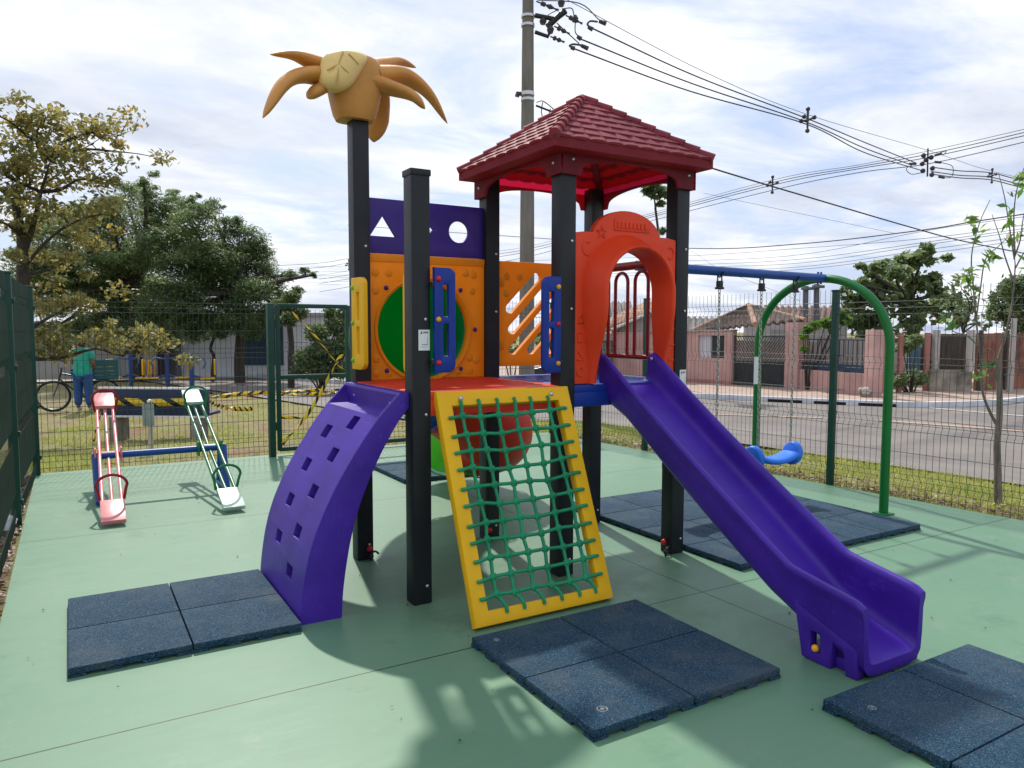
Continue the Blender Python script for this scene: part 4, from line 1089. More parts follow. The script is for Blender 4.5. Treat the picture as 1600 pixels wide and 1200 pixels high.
# navy backed bench on concrete legs
M['navy'] = plastic('navy_paint', (.018, .035, .085), .45, .2, 60, .1); M['conc2'] = rough_mat('bench_concrete', (.16, .14, .12), (.30, .27, .24), 5, .9, .4, 40)
gg = at(242, 690, 14.4); t = thing('bench', 'navy backed bench with white edges on concrete legs, seen from behind through the fence', 'bench', (gg.x, gg.y, -.45))
lm = lambda d: Matrix.Translation((gg.x, gg.y, 0)) @ Matrix.Rotation(yaw - R(2), 4, 'Z')
bm = bmesh.new(); box(bm, (-.97, .0, -.02), (.97, .05, .44), .004, lm(0)); tb = obj('backrest', bm, M['navy'], t)
bm = bmesh.new(); box(bm, (-.98, -.006, .441), (.98, .056, .475), .003, lm(0)); box(bm, (-.98, -.006, -.055), (.98, .056, -.021), .003, lm(0)); pieces('white_edge', bm, M['white'], tb)
bm = bmesh.new(); box(bm, (-.97, .06, -.02), (.97, .48, .03), .004, lm(0)); obj('seat', bm, M['navy'], t)
for x_ in (-.74, .70):
    bm = bmesh.new(); box(bm, (x_ - .075, .0, -.55), (x_ + .075, .4, -.057), .01, lm(0)); obj('leg', bm, M['conc2'], t)
M['gym_y'] = plastic('gym_yellow', (.62, .36, .02), .4); M['gym_b'] = plastic('gym_blue', (.015, .05, .20), .4)
def gym(px, d, label, kind):
    p = at(px, 600, d); z0 = hgt(p.x, p.y); T = Matrix.Translation((p.x, p.y, z0)) @ Matrix.Rotation(yaw + .4 * kind, 4, 'Z')
    t = thing('exercise_machine', label, 'gym machine', (p.x, p.y, z0), 'outdoor gym machines under the trees')
    bm = bmesh.new(); cyl(bm, T @ Vector((0, 0, 0)), T @ Vector((0, 0, 1.15)), .06, 12); cyl(bm, T @ Vector((-.55, 0, .08)), T @ Vector((.55, 0, .08)), .04, 10); ball(bm, T @ Vector((0, 0, 1.16)), .065); obj('post', bm, M['gym_b'], t)
    for s in ((-1, 1) if kind != 1 else (1,)):
        bm = bmesh.new(); box(bm, (s * .42 - .2, -.2, .48), (s * .42 + .2, .2, .53), .02, T); obj('seat', bm, M['gym_y'], t)
        bm = bmesh.new(); box(bm, (s * .62 - .025, -.2, .6), (s * .62 + .025, .2, 1.05), .02, T); obj('backrest', bm, M['gym_y'], t)
        bm = bmesh.new(); tube(bm, [T @ Vector(v) for v in ((0, 0, 1.05), (s * .3, -.15, 1.1), (s * .38, -.28, .95), (s * .3, -.3, .8))], .022, 8); obj('handle', bm, M['gym_b'], t)
        bm = bmesh.new(); tube(bm, [T @ Vector(v) for v in ((0, 0, .6), (s * .42, 0, .47), (s * .64, 0, .5), (s * .64, 0, .9))], .03, 8); obj('seat_frame', bm, M['gym_b'], t)
gym(205, 24.5, 'yellow and blue gym machine beside the parked bicycle', 0)
gym(262, 24.0, 'yellow and blue gym machine, middle one of three in the shade', 0.6)
gym(300, 23.4, 'yellow gym bench nearest the thin curved tree', 1)
# bicycle
M['tyre'] = plastic('tyre_rubber', (.015, .015, .016), .7); M['bike'] = plastic('dark_bike_paint', (.03, .03, .045), .3); M['rim'] = plastic('rim_metal', (.4, .4, .42), .3, metal=.8)
def bicycle(pxa, pxb, py, d, label):
    a = at(pxa, py, d); b = at(pxb, py, d); z0 = hgt(a.x, a.y); a.z = b.z = z0; fx = (b - a).normalized(); wb = 1.06
    t = thing('bicycle', label, 'bicycle', (a.x, a.y, z0)); P = lambda u, z, s=0: a + fx * u + Vector((-fx.y, fx.x, 0)) * s + Vector((0, 0, z))
    rw = .345
    for u in (0, wb):
        bm = bmesh.new(); tube(bm, [P(u + rw * math.cos(q), rw + rw * math.sin(q)) for q in np.linspace(0, 2 * math.pi, 36, endpoint=False)], .026, 8, closed=True); w = obj('wheel', bm, M['tyre'], t)
        bm = bmesh.new(); tube(bm, [P(u + .31 * math.cos(q), rw + .31 * math.sin(q)) for q in np.linspace(0, 2 * math.pi, 36, endpoint=False)], .012, 6, closed=True); cyl(bm, P(u, rw, -.05), P(u, rw, .05), .025, 8)
        for q in np.linspace(0, math.pi, 12, endpoint=False): cyl(bm, P(u + .31 * math.cos(q), rw + .31 * math.sin(q)), P(u - .31 * math.cos(q), rw - .31 * math.sin(q)), .0025, 4)
        obj('rim', bm, M['rim'], w)
    bm = bmesh.new(); bb = P(.62, .3); hd = P(.17, .88); st_ = P(.50, .80)
    for p, q in ((hd, st_), (P(.145, .74), bb), (st_, bb)): cyl(bm, p, q, .02, 8)
    for s in (-.05, .05): cyl(bm, bb, P(wb, rw, s), .012, 6); cyl(bm, P(.51, .76), P(wb, rw, s), .011, 6); tube(bm, [P(.14, .74, s * .6), P(.10, .6, s), P(0, rw, s)], .014, 6)
    cyl(bm, P(.12, .70), P(.19, .98), .022, 8); cyl(bm, st_, P(.475, .93), .014, 8); obj('frame', bm, M['bike'], t)
    bm = bmesh.new(); tube(bm, [P(.17, 1.02, -.30), P(.2, 1.02, -.18), P(.2, .98, 0), P(.2, 1.02, .18), P(.17, 1.02, .30)], .014, 8); obj('handlebar', bm, M['bike'], t)
    bm = bmesh.new(); ball(bm, P(.47, .95), .1, 10, 8, (1.1, .7, .4)); obj('saddle', bm, M['tyre'], t)
    bm = bmesh.new(); tube(bm, [bb + Vector((-fx.y, fx.x, 0)) * .06 + Vector((math.cos(q) * fx.x * .09, math.cos(q) * fx.y * .09, math.sin(q) * .09)) for q in np.linspace(0, 6.28, 16, endpoint=False)], .01, 6, closed=True)
    for s in (-1, 1): cyl(bm, bb + Vector((-fx.y, fx.x, 0)) * .08 * s, bb + fx * .12 * s + Vector((0, 0, -.13 * s)) + Vector((-fx.y, fx.x, 0)) * .1 * s, .012, 6)
    obj('crank', bm, M['bike'], t)
    bm = bmesh.new(); box(bm, (-.18, -.07, .70), (.22, .07, .72), 0, Matrix.Translation(P(wb, 0) ) @ Matrix.Rotation(math.atan2(fx.y, fx.x), 4, 'Z') ); 
    for s in (-.07, .07): cyl(bm, P(wb, rw, s), P(wb + .08, .71, s), .008, 6)
    obj('rack', bm, M['bike'], t)
    return P, fx
Pb, fxb = bicycle(84, 150, 638, 20.6, 'dark bicycle standing beside the person in teal')
M['crate'] = plastic('teal_crate', (.01, .10, .115), .5)
bm = bmesh.new(); T = Matrix.Translation(Pb(1.10, .73)) @ Matrix.Rotation(math.atan2(fxb.y, fxb.x), 4, 'Z')
for z in (0, .1, .2, .3, .38):
    for lo, hi in (((-.26, -.2, z), (.26, -.185, z + .07)), ((-.26, .185, z), (.26, .2, z + .07)), ((-.26, -.185, z), (-.245, .185, z + .07)), ((.245, -.185, z), (.26, .185, z + .07))): box(bm, lo, hi, 0, T)
for x_ in (-.255, 0, .255):
    for y_ in (-.2, .2): box(bm, (x_ - .02, y_ - .012, 0), (x_ + .02, y_ + .012, .46), 0, T)
box(bm, (-.25, -.19, 0), (.25, .19, .01), 0, T)
tag(obj('crate', bm, M['crate'], None, False), 'dark teal plastic crate carried on the rear of the bicycle', 'crate')

# person (seen from behind)
def person():
    p = at(131, 636, 20.2); z0 = hgt(p.x, p.y) + .01
    fwd = Vector((c_f.x, c_f.y, 0)).normalized(); rt = Vector((c_r.x, c_r.y, 0)).normalized(); H = 1.68
    root = thing('person', 'person standing with their back turned, teal shirt and blue jeans, under the yellowing tree', 'person', (p.x, p.y, z0))
    P = lambda r, f, z: Vector((p.x, p.y, z0)) + rt * r + fwd * f + Vector((0, 0, z))
    M['skin'] = plastic('skin', (.20, .10, .06), .5); M['shirt'] = rough_mat('teal_shirt', (.01, .27, .20), (.02, .37, .28), 12, .8, .3, 30); M['jeans'] = rough_mat('blue_jeans', (.012, .055, .20), (.02, .085, .29), 14, .85, .3, 40); M['hair'] = rough_mat('dark_hair', (.01, .008, .006), (.03, .02, .015), 20, .6, .5, 60); M['shoe'] = plastic('pale_shoe', (.35, .33, .32), .6)
    def skin(name, pts, edges, rad, m, parent, lv=2):
        me = D.meshes.new(name); me.from_pydata([tuple(v) for v in pts], edges, []); o = D.objects.new(name, me); C.objects.link(o)
        o.parent = parent; o.matrix_parent_inverse = Matrix.Translation(-root.location)
        sk = o.modifiers.new('skin', 'SKIN'); sk.use_smooth_shade = True
        for i, r_ in enumerate(rad): me.skin_vertices[0].data[i].radius = (r_ if isinstance(r_, tuple) else (r_, r_))
        me.skin_vertices[0].data[0].use_root = True
        o.modifiers.new('sub', 'SUBSURF').render_levels = lv; me.materials.append(m)
        dg = bpy.context.evaluated_depsgraph_get(); dg.update()
        mm = D.meshes.new_from_object(o.evaluated_get(dg)); o.modifiers.clear(); o.data = mm; D.meshes.remove(me); mm.name = name
        return o
    pts = [P(0, 0, .92), P(0, .0, 1.12), P(0, .01, 1.36), P(0, .02, 1.45), P(0, .03, 1.53), P(0, .035, 1.62),
           P(-.10, 0, .86), P(-.115, .01, .48), P(-.12, -.02, .09), P(-.125, .13, .045), P(.10, 0, .86), P(.12, .02, .48), P(.13, -.01, .09), P(.15, .13, .045),
           P(-.19, .01, 1.38), P(-.24, .02, 1.12), P(-.17, .2, .98), P(-.12, .26, 1.0), P(.19, .01, 1.38), P(.24, .03, 1.12), P(.16, .22, 1.0), P(.11, .28, 1.02)]
    ed = [(0, 1), (1, 2), (2, 3), (3, 4), (4, 5), (0, 6), (6, 7), (7, 8), (8, 9), (0, 10), (10, 11), (11, 12), (12, 13), (2, 14), (14, 15), (15, 16), (16, 17), (2, 18), (18, 19), (19, 20), (20, 21)]
    rad = [(.10, .08), (.12, .09), (.15, .1), .06, (.07, .085), (.06, .075), .085, .06, .045, .04, .085, .06, .045, .04, .06, .045, .036, .03, .06, .045, .036, .03]
    skin('body', pts, ed, rad, M['skin'], root)
    sp_ = [P(0, 0, .70), P(0, 0, 1.08), P(0, .01, 1.36), P(0, .02, 1.47), P(-.19, .01, 1.385), P(-.235, .015, 1.20), P(.19, .01, 1.385), P(.235, .02, 1.20)]
    skin('shirt', sp_, [(0, 1), (1, 2), (2, 3), (2, 4), (4, 5), (2, 6), (6, 7)], [(.215, .16), (.205, .155), (.215, .15), .085, .095, .085, .095, .085], M['shirt'], root)
    jp = [P(0, 0, .96), P(-.105, 0, .82), P(-.12, .01, .46), P(-.125, 0, .10), P(.105, 0, .82), P(.125, .02, .46), P(.135, .01, .10)]
    skin('trousers', jp, [(0, 1), (1, 2), (2, 3), (0, 4), (4, 5), (5, 6)], [(.19, .15), .135, .1, .09, .135, .1, .09], M['jeans'], root)
    bm = bmesh.new(); ball(bm, P(0, .025, 1.60), .108, 14, 10, (.95, 1, 1.1)); obj('hair', bm, M['hair'], root)
    for s in (-.125, .14):
        bm = bmesh.new(); ball(bm, P(s, .05, .045), .1, 12, 8, (.5, 1.25, .5)); obj('shoe', bm, M['shoe'], root)
    # five-finger hands held in front
    for s, w in ((-1, (-.12, .26, 1.0)), (1, (.11, .28, 1.02))):
        bm = bmesh.new(); b0 = P(*w)
        for k in range(5):
            o = -.03 + .015 * k; L = (.045, .07, .078, .072, .055)[k]
            tube(bm, [b0 + Vector((0, 0, o * .6)) + rt * (-s * .01), b0 + rt * (-s * L * .5) + Vector((0, 0, o * .7)) + fwd * .02, b0 + rt * (-s * L) + Vector((0, 0, o * .7)) + fwd * .005], [.011, .009, .007], 6)
        obj('fingers', bm, M['skin'], root)
person()

# ------------------------------------------------------------------ vegetation helpers
def leaves(clumps, n, size, m, name, parent, up=.4, aspect=2.2, seed=1, shell=.55, droop=0.0):
    """clumps: (centre, (rx,ry,rz), weight)"""
    r = np.random.default_rng(seed)
    w = np.array([c[2] for c in clumps], float); w /= w.sum(); cnt = r.multinomial(n, w)
    V = []
    for (c, rad, _), k in zip(clumps, cnt):
        d = r.normal(size=(k, 3)); d /= np.linalg.norm(d, axis=1)[:, None]
        rr = (shell + (1 - shell) * r.random(k)) ** 1.0 * (1 + .12 * r.normal(size=k)); rr = np.where(r.random(k) < .35, r.random(k) ** .5, rr)
        V.append(np.array(c) + d * rr[:, None] * np.array(rad))
    P = np.concatenate(V); k = len(P)
    nr = r.normal(size=(k, 3)); nr[:, 2] = np.abs(nr[:, 2]) + up; nr /= np.linalg.norm(nr, axis=1)[:, None]
    t = r.normal(size=(k, 3)); t[:, 2] -= droop; t -= nr * (t * nr).sum(1)[:, None]; t /= np.linalg.norm(t, axis=1)[:, None] + 1e-9
    b = np.cross(nr, t); s = size * (.6 + .8 * r.random(k))[:, None]
    q = np.stack([P - t * s * .5, P + b * s / aspect * .5 + nr * s * .06, P + t * s * .5, P - b * s / aspect * .5 + nr * s * .06], 1)
    return np_mesh(name, q.reshape(-1, 3), np.arange(k * 4).reshape(-1, 4), m, parent)
def limb(bm, pts, r0, r1, seg=8):
    P = smooth_path(pts, 4); n = len(P); tube(bm, P, [r0 + (r1 - r0) * i / (n - 1) for i in range(n)], seg)
def branchy(bm, root, tips, r0, seed=0, bend=.25):
    r = random.Random(seed)
    for tp_ in tips:
        tp_ = Vector(tp_); mid = root.lerp(tp_, .5) + Vector((r.uniform(-bend, bend), r.uniform(-bend, bend), r.uniform(0, bend)))
        limb(bm, [root, mid, tp_], r0 * .6, r0 * .15, 6)
        for k in range(3):
            q = mid.lerp(tp_, r.random()); e = q + Vector((r.uniform(-.6, .6), r.uniform(-.6, .6), r.uniform(-.3, .3))) * (tp_ - root).length * .16
            limb(bm, [q, q.lerp(e, .5) + Vector((0, 0, .05)), e], r0 * .2, r0 * .06, 5)
def clumps_px(lst, d, jit=1.0, seed=0):
    r = random.Random(seed); out = []
    for px, py, rp in lst:
        dd = d + r.uniform(-jit, jit); c = at(px, py, dd); s = rp * dd / FPX; out.append((tuple(c), (s, s * 1.0, s * .8), s ** 2 + .02))
    return out

# yellowing tree near the fence corner
YD = 15.0
t = thing('yellowing_tree', 'sparse tree with yellowing olive leaves and spreading bare branches above the corner of the fence', 'tree', at(38, 640, YD), 'trees around the court')
tz0 = hgt(*at(38, 640, YD).xy) - .1
bm = bmesh.new(); base = at(38, 640, YD); base.z = tz0
A_ = lambda px, py, dd=0: at(px, py, YD + dd)
limb(bm, [base, A_(40, 520), A_(36, 430), A_(34, 370), A_(24, 320)], .13, .06, 12)
BR = [[(34, 400), (52, 352), (64, 300), (79, 250)], [(79, 252), (92, 228), (118, 214), (150, 206), (188, 212)], [(79, 252), (98, 238), (130, 233), (175, 236), (214, 240)], [(79, 250), (70, 228), (45, 214), (15, 190), (-10, 178)], [(79, 250), (60, 232), (58, 205), (72, 182)],
      [(24, 320), (5, 300), (-20, 290)], [(64, 300), (95, 296), (125, 280), (160, 285), (190, 290)], [(36, 420), (70, 380), (110, 350), (160, 335), (195, 345)], [(36, 430), (80, 420), (120, 400), (165, 390)], [(40, 520), (70, 500), (110, 480), (150, 480)], [(64, 300), (30, 285), (0, 270)], [(34, 370), (10, 350), (-15, 345)],
      [(40, 560), (90, 560), (150, 545), (190, 555), (245, 535)], [(190, 556), (215, 540), (250, 545), (265, 560)], [(40, 540), (70, 555), (100, 565)]]
cl = []; rr0 = random.Random(3)
for k, b in enumerate(BR):
    off = rr0.uniform(-1, 1.2) if k > 4 else rr0.uniform(-.4, .4)
    if k >= 12: off = -.5
    pts = [A_(px, py, off * i / (len(b) - 1)) for i, (px, py) in enumerate(b)]
    limb(bm, pts, .06 if k < 1 else .035, .008, 6)
    for i in range(7):
        f = .25 + .75 * i / 6; q = f * (len(b) - 1); i0 = min(int(q), len(b) - 2); c = pts[i0].lerp(pts[i0 + 1], q - i0)
        e = c + Vector((rr0.uniform(-.4, .4), rr0.uniform(-.4, .4), rr0.uniform(-.1, .35)))
        limb(bm, [c, c.lerp(e, .5), e], .01, .004, 5); s = rr0.uniform(.13, .28); cl.append((tuple(e), (s * 1.3, s * 1.3, s * .8), s))
obj('trunk', bm, M['bark'], t)
for px, py, rp in [(60, 340, 22), (100, 330, 20), (130, 360, 20), (60, 400, 20), (110, 400, 16), (30, 350, 22), (80, 440, 17), (135, 430, 10), (45, 455, 14), (95, 470, 12), (60, 490, 10), (25, 400, 14), (140, 340, 14), (150, 290, 14), (110, 290, 18), (40, 290, 16), (10, 230, 20), (25, 195, 16), (10, 260, 14), (160, 330, 15), (180, 360, 12), (125, 475, 16), (75, 480, 14), (150, 480, 9), (60, 520, 8), (100, 512, 8), (148, 380, 12), (145, 520, 10), (170, 505, 9), (128, 528, 9), (188, 518, 7), (218, 522, 5), (122, 215, 14), (155, 208, 13), (185, 225, 10)]:
    c = A_(px, py, rr0.uniform(-.9, .9)); s = rp * YD / FPX; cl.append((tuple(c), (s * 1.2, s * 1.2, s * .8), s * 1.1))
leaves(cl, 8800, .105, M['leaf_yellow'], 'crown', t, .3, 2.0, 5, .3, .6)

def big_tree(name, label, px, pyb, d, trunk, clumps, n, size, m, seed, trad=.18, jit=1.6, bark='bark', aspect=2.6, up=.5, shell=.6, layer=0, flat=.4, core=3.6):
    b = at(px, pyb, d); b.z = hgt(b.x, b.y) - .05
    t = thing(name, label, 'tree', b, 'trees around the court')
    bm = bmesh.new(); pts = [b] + [at(x, y, d) for x, y in trunk]; limb(bm, pts, trad, trad * .7, 10)
    cp = clumps_px(clumps, d, jit, seed); branchy(bm, pts[-1], [c[0] for c in cp][::2], trad, seed)
    if layer:
        r_ = random.Random(seed + 5); c2 = []
        for (c, rad, w_) in cp:
            for k in range(layer):
                a_ = r_.uniform(0, 6.28); q_ = r_.uniform(.2, .95); z_ = r_.uniform(-.8, .9); s_ = r_.uniform(.35, .65)
                c2.append(((c[0] + math.cos(a_) * rad[0] * q_ * (1 - .4 * abs(z_)), c[1] + math.sin(a_) * rad[1] * q_, c[2] + rad[2] * z_), (rad[0] * s_, rad[1] * s_, rad[2] * s_ * flat), w_ * s_))
        cp = [(c, (a_[0] * .9, a_[1] * .9, a_[2] * .9), w_ * core) for c, a_, w_ in cp] + c2
    obj('trunk', bm, M[bark], t); leaves(cp, n, size, m, 'crown', t, up, aspect, seed, shell)
    return t
big_tree('shade_tree', 'broad dark green tree with feathery foliage and a straight trunk, beside the gate', 375, 600, 28.5, [(374, 560), (376, 510), (372, 460)],
         [(300, 350, 38), (345, 365, 30), (390, 375, 30), (265, 385, 40), (320, 400, 42), (375, 415, 40), (415, 420, 26), (430, 445, 20), (455, 430, 14), (476, 424, 10), (490, 430, 6), (280, 440, 45), (340, 450, 45), (395, 460, 38), (440, 470, 22), (300, 490, 42), (360, 495, 36), (410, 495, 28), (330, 325, 18), (370, 348, 12), (255, 330, 24), (465, 455, 12), (250, 470, 40), (300, 520, 22), (345, 518, 16), (400, 520, 16), (270, 515, 24), (320, 505, 26), (235, 500, 26), (425, 500, 18), (285, 470, 36), (385, 500, 26), (440, 490, 14), (405, 395, 28), (330, 425, 40), (290, 395, 36)], 78000, .13, M['leaf_dark'], 21, .2, aspect=3.4, up=.8, shell=.3, layer=6, flat=.6)
big_tree('shade_tree', 'tall feathery mid green tree rising behind the yellowing tree', 215, 600, 31, [(214, 560), (212, 500), (210, 440)],
         [(200, 320, 34), (235, 310, 24), (225, 285, 12), (240, 272, 8), (170, 330, 30), (140, 350, 34), (190, 370, 40), (240, 360, 36), (110, 390, 36), (160, 410, 40), (95, 355, 26), (65, 440, 34), (150, 450, 40), (120, 520, 22), (70, 520, 18), (200, 490, 36), (165, 510, 26), (225, 400, 40), (185, 430, 40), (100, 430, 34), (60, 385, 32), (40, 420, 34), (30, 470, 32), (75, 350, 24), (110, 335, 20), (210, 420, 42), (120, 450, 36), (180, 470, 42), (230, 465, 40), (80, 420, 30), (85, 480, 28), (140, 505, 26), (200, 520, 26), (250, 518, 24), (278, 330, 22), (270, 305, 12), (298, 315, 10), (310, 306, 5)], 88000, .14, M['leaf_mid'], 22, .2, aspect=3.4, up=.8, shell=.3, layer=6, flat=.6)
big_tree('shade_tree', 'small thin tree with a curved trunk in front of the white wall', 332, 597, 29.8, [(333, 575), (334, 556), (329, 545), (334, 528)], [(318, 527, 10), (345, 522, 12), (330, 518, 10)], 500, .13, M['leaf_dark'], 23, .075, .4)
big_tree('shade_tree', 'slim dark trunked tree standing between the gate posts', 455, 606, 25.6, [(455, 570), (455, 535), (452, 500)], [(440, 480, 18), (465, 488, 16), (450, 500, 14), (430, 500, 14), (455, 465, 14)], 4200, .13, M['leaf_dark'], 24, .12, .8)
def shrub(label, px, pyb, d, clumps, n, size, m, seed, jit=.6):
    b = at(px, pyb, d); b.z = hgt(b.x, b.y) - .05; t = thing('shrub', label, 'shrub', b)
    cp = clumps_px(clumps, d, jit, seed); bm = bmesh.new()
    for c in cp: limb(bm, [b, b.lerp(Vector(c[0]), .5) + Vector((0, 0, .1)), c[0]], .03, .01, 5)
    obj('stem', bm, M['bark'], t); leaves(cp, n, size, m, 'foliage', t, .4, 1.8, seed, .5)
shrub('dark glossy shrub seen through the gate beside the palm post', 500, 596, 24, [(480, 560, 22), (505, 550, 24), (530, 545, 24), (470, 580, 16), (500, 578, 22), (530, 575, 22), (495, 520, 20), (525, 510, 20), (540, 490, 16), (515, 488, 12), (550, 530, 18)], 6500, .13, M['leaf_dark'], 31)
shrub('low leafy shrub on the verge behind the slotted panel', 800, 560, 22, [(785, 545, 14), (795, 530, 12), (810, 552, 14), (840, 520, 12), (850, 535, 14)], 1400, .12, M['leaf_mid'], 32)
big_tree('broadleaf_tree', 'large leaved green tree over the wall beyond the road', 1440, 600, 30.5, [(1438, 560), (1430, 510), (1425, 470)],
         [(1420, 410, 22), (1445, 398, 16), (1400, 425, 20), (1380, 445, 24), (1350, 450, 20), (1330, 470, 20), (1425, 445, 26), (1460, 450, 22), (1375, 485, 24), (1420, 485, 28), (1465, 485, 26), (1335, 500, 20), (1375, 515, 20), (1420, 515, 20), (1490, 470, 16), (1500, 500, 16), (1345, 415, 8), (1375, 415, 12), (1450, 390, 8), (1345, 520, 14), (1330, 445, 10), (1318, 455, 8), (1322, 490, 10), (1480, 405, 6), (1362, 430, 9)], 4600, .30, M['leaf_mid'], 41, .13, 1.2, 'bark', 1.6, layer=3, flat=.75, shell=.25, core=.8)
big_tree('broadleaf_tree', 'bright green climbing plant with fine leaves on the garden wall', 1510, 610, 27.5, [(1508, 560), (1505, 520)],
         [(1496, 440, 12), (1508, 428, 9), (1516, 448, 10), (1500, 462, 10), (1486, 455, 9), (1512, 478, 12), (1528, 500, 10), (1500, 492, 12), (1520, 468, 8), (1478, 475, 10), (1540, 508, 8)], 240, .2, M['leaf_mid'], 42, .05, .5, 'bark', 1.8)
big_tree('broadleaf_tree', 'dark green tree behind the rusty metal wall', 1590, 610, 33, [(1590, 560), (1585, 500)],
         [(1590, 450, 22), (1570, 470, 22), (1605, 480, 24), (1560, 490, 16), (1595, 505, 22), (1620, 450, 24), (1575, 448, 12), (1640, 480, 24)], 4500, .22, M['leaf_dark'], 43, .12, 1.0)
big_tree('slender_tree', 'tall slender tree with a small leafy top showing under the roof edge', 1033, 600, 24, [(1034, 480), (1030, 380), (1024, 325)], [(1025, 300, 14), (1012, 297, 10), (1042, 302, 12), (1022, 288, 10), (1034, 318, 6), (1035, 362, 5)], 520, .22, M['leaf_dark'], 44, .05, .3, 'bark', 2.2)
# flowers vine on wall
shrub('vine with purple flowers trailing over the pillar beside the street gate', 1262, 540, 24.2, [(1255, 525, 7), (1262, 515, 8), (1275, 508, 8), (1290, 505, 10), (1305, 500, 10), (1312, 490, 8), (1256, 545, 5), (1320, 500, 10), (1300, 515, 6)], 1300, .14, M['leaf_bright'], 45, .3)
shrub('green shrub growing by the blue door opening', 1425, 600, 24.5, [(1420, 540, 12), (1432, 530, 10), (1410, 545, 10), (1425, 590, 14), (1405, 595, 12), (1440, 592, 10), (1380, 590, 8), (1375, 560, 8)], 1300, .14, M['leaf_mid'], 46, .4)

# sapling by the road fence
sx_, sy_ = 5.43, -.264; sz = hgt(sx_, sy_) - .03; SD = math.hypot(sx_ - cam_loc.x, sy_ - cam_loc.y)
t = thing('sapling', 'young sapling with a few bright leaves on thin stems just outside the road fence', 'sapling', (sx_, sy_, sz), 'trees around the court')
S_ = lambda px, py, dd=0: at(px, py, SD + dd)
bm = bmesh.new(); b0 = Vector((sx_, sy_, sz))
limb(bm, [b0, S_(1559, 740), S_(1558, 690), S_(1562, 640), S_(1560, 560)], .034, .022, 10)
STEMS = [[(1560, 560), (1572, 520), (1582, 470), (1586, 420), (1585, 400)], [(1585, 405), (1578, 360), (1570, 310), (1560, 270)], [(1585, 402), (1594, 375), (1599, 340), (1610, 300)], [(1586, 420), (1600, 395), (1615, 380)], [(1584, 440), (1570, 400), (1562, 370), (1550, 335)], [(1582, 478), (1596, 460), (1608, 450)],
         [(1558, 665), (1545, 640), (1535, 610), (1532, 560), (1525, 500), (1521, 450), (1518, 400), (1530, 350), (1547, 312)], [(1525, 500), (1532, 450), (1540, 405), (1560, 385), (1575, 370)], [(1532, 560), (1545, 545), (1556, 555)], [(1532, 545), (1512, 525), (1490, 518), (1475, 500)], [(1535, 612), (1537, 600), (1541, 597)], [(1586, 400), (1584, 345), (1588, 300), (1600, 262)]]
for i, s in enumerate(STEMS):
    limb(bm, [S_(x, y, .15 * math.sin(i * 2.1) * k / len(s)) for k, (x, y) in enumerate(s)], .013 if i in (0, 6) else .007, .0025, 6)
obj('trunk', bm, M['bark_grey'], t)
lv = []; rr1 = random.Random(9)
LP = [(1512, 345), (1518, 350), (1522, 360), (1527, 372), (1535, 355), (1522, 385), (1528, 378), (1538, 362), (1548, 398), (1556, 400), (1545, 405), (1537, 410), (1575, 290), (1580, 302), (1590, 300), (1594, 287), (1597, 268), (1570, 322), (1582, 325), (1578, 355), (1575, 350), (1580, 380), (1590, 370), (1597, 362), (1600, 410), (1594, 425), (1478, 500), (1470, 505), (1485, 505), (1541, 600), (1538, 632), (1533, 580), (1545, 578), (1552, 575), (1525, 590), (1538, 566), (1515, 425), (1522, 435), (1528, 420), (1510, 440), (1519, 455), (1600, 272), (1588, 270), (1575, 372)]
for (x, y) in LP:
    for k in range(2):
        c = S_(x + rr1.uniform(-5, 5), y + rr1.uniform(-5, 5), rr1.uniform(-.2, .2)); lv.append((tuple(c), (.03, .03, .03), 1))
leaves(lv, 125, .105, M['leaf_bright'], 'crown', t, .2, 2.6, 8, .5, .8)

# grass
def blades(regions, name, seed, hmin, hmax):
    r = np.random.default_rng(seed); V = []
    for (fn, n) in regions:
        P = fn(r, n); P = P[[not (-1.9 < a < near_slab(b) and b < 5.42) for a, b in P[:, :2]]] if len(P) else P
        V.append(P)
    P = np.concatenate(V); k = len(P); z = np.array([hgt(a, b) - .02 for a, b in P])
    an = r.random(k) * 6.28; h = (hmin + (hmax - hmin) * r.random(k) ** 1.6); w = .0045 + .004 * r.random(k)
    dx, dy = np.cos(an) * w, np.sin(an) * w; lx, ly = r.normal(size=k) * h * .5, r.normal(size=k) * h * .5
    q = np.stack([np.stack([P[:, 0] - dx, P[:, 1] - dy, z], 1), np.stack([P[:, 0] + dx, P[:, 1] + dy, z], 1), np.stack([P[:, 0] + lx, P[:, 1] + ly, z + h], 1)], 1)
    return np_mesh(name, q.reshape(-1, 3), np.arange(k * 3).reshape(-1, 3), M['grass'])
def near_slab(y): return float(np.interp(y, [-7, -.9, .93, 4.9, 5.38], [5.38, 4.91, 4.74, 4.43, 4.40])) + .02
def reg_right(r, n):
    y = r.random(n) * 13 - 5; e = np.array([near_slab(v) for v in y]); f = np.array([near_edge(v) for v in y]); x = e + (f - e + .05) * r.random(n)
    cl_ = np.array([mnoise.noise((a * 1.5, b * 1.5, 3)) for a, b in zip(x, y)]); keep = (r.random(n) < np.clip(.65 + cl_ * 1.3, .04, 1))
    return np.stack([x, y], 1)[keep]
def reg_back(r, n):
    y = 5.45 + 11 * r.random(n) ** 1.3; x = -6 + 13 * r.random(n); x = np.where(x > np.array([near_edge(v) for v in y]) - .05, -2 + r.random(n), x)
    cl_ = np.array([mnoise.noise((a * .8, b * .8, 7)) for a, b in zip(x, y)]); keep = (r.random(n) < np.clip(.28 + cl_ * 1.7, .01, 1))
    return np.stack([x, y], 1)[keep]
struct(blades([(reg_right, 60000), (reg_back, 60000)], 'grass', 5, .02, .085), 'stuff')
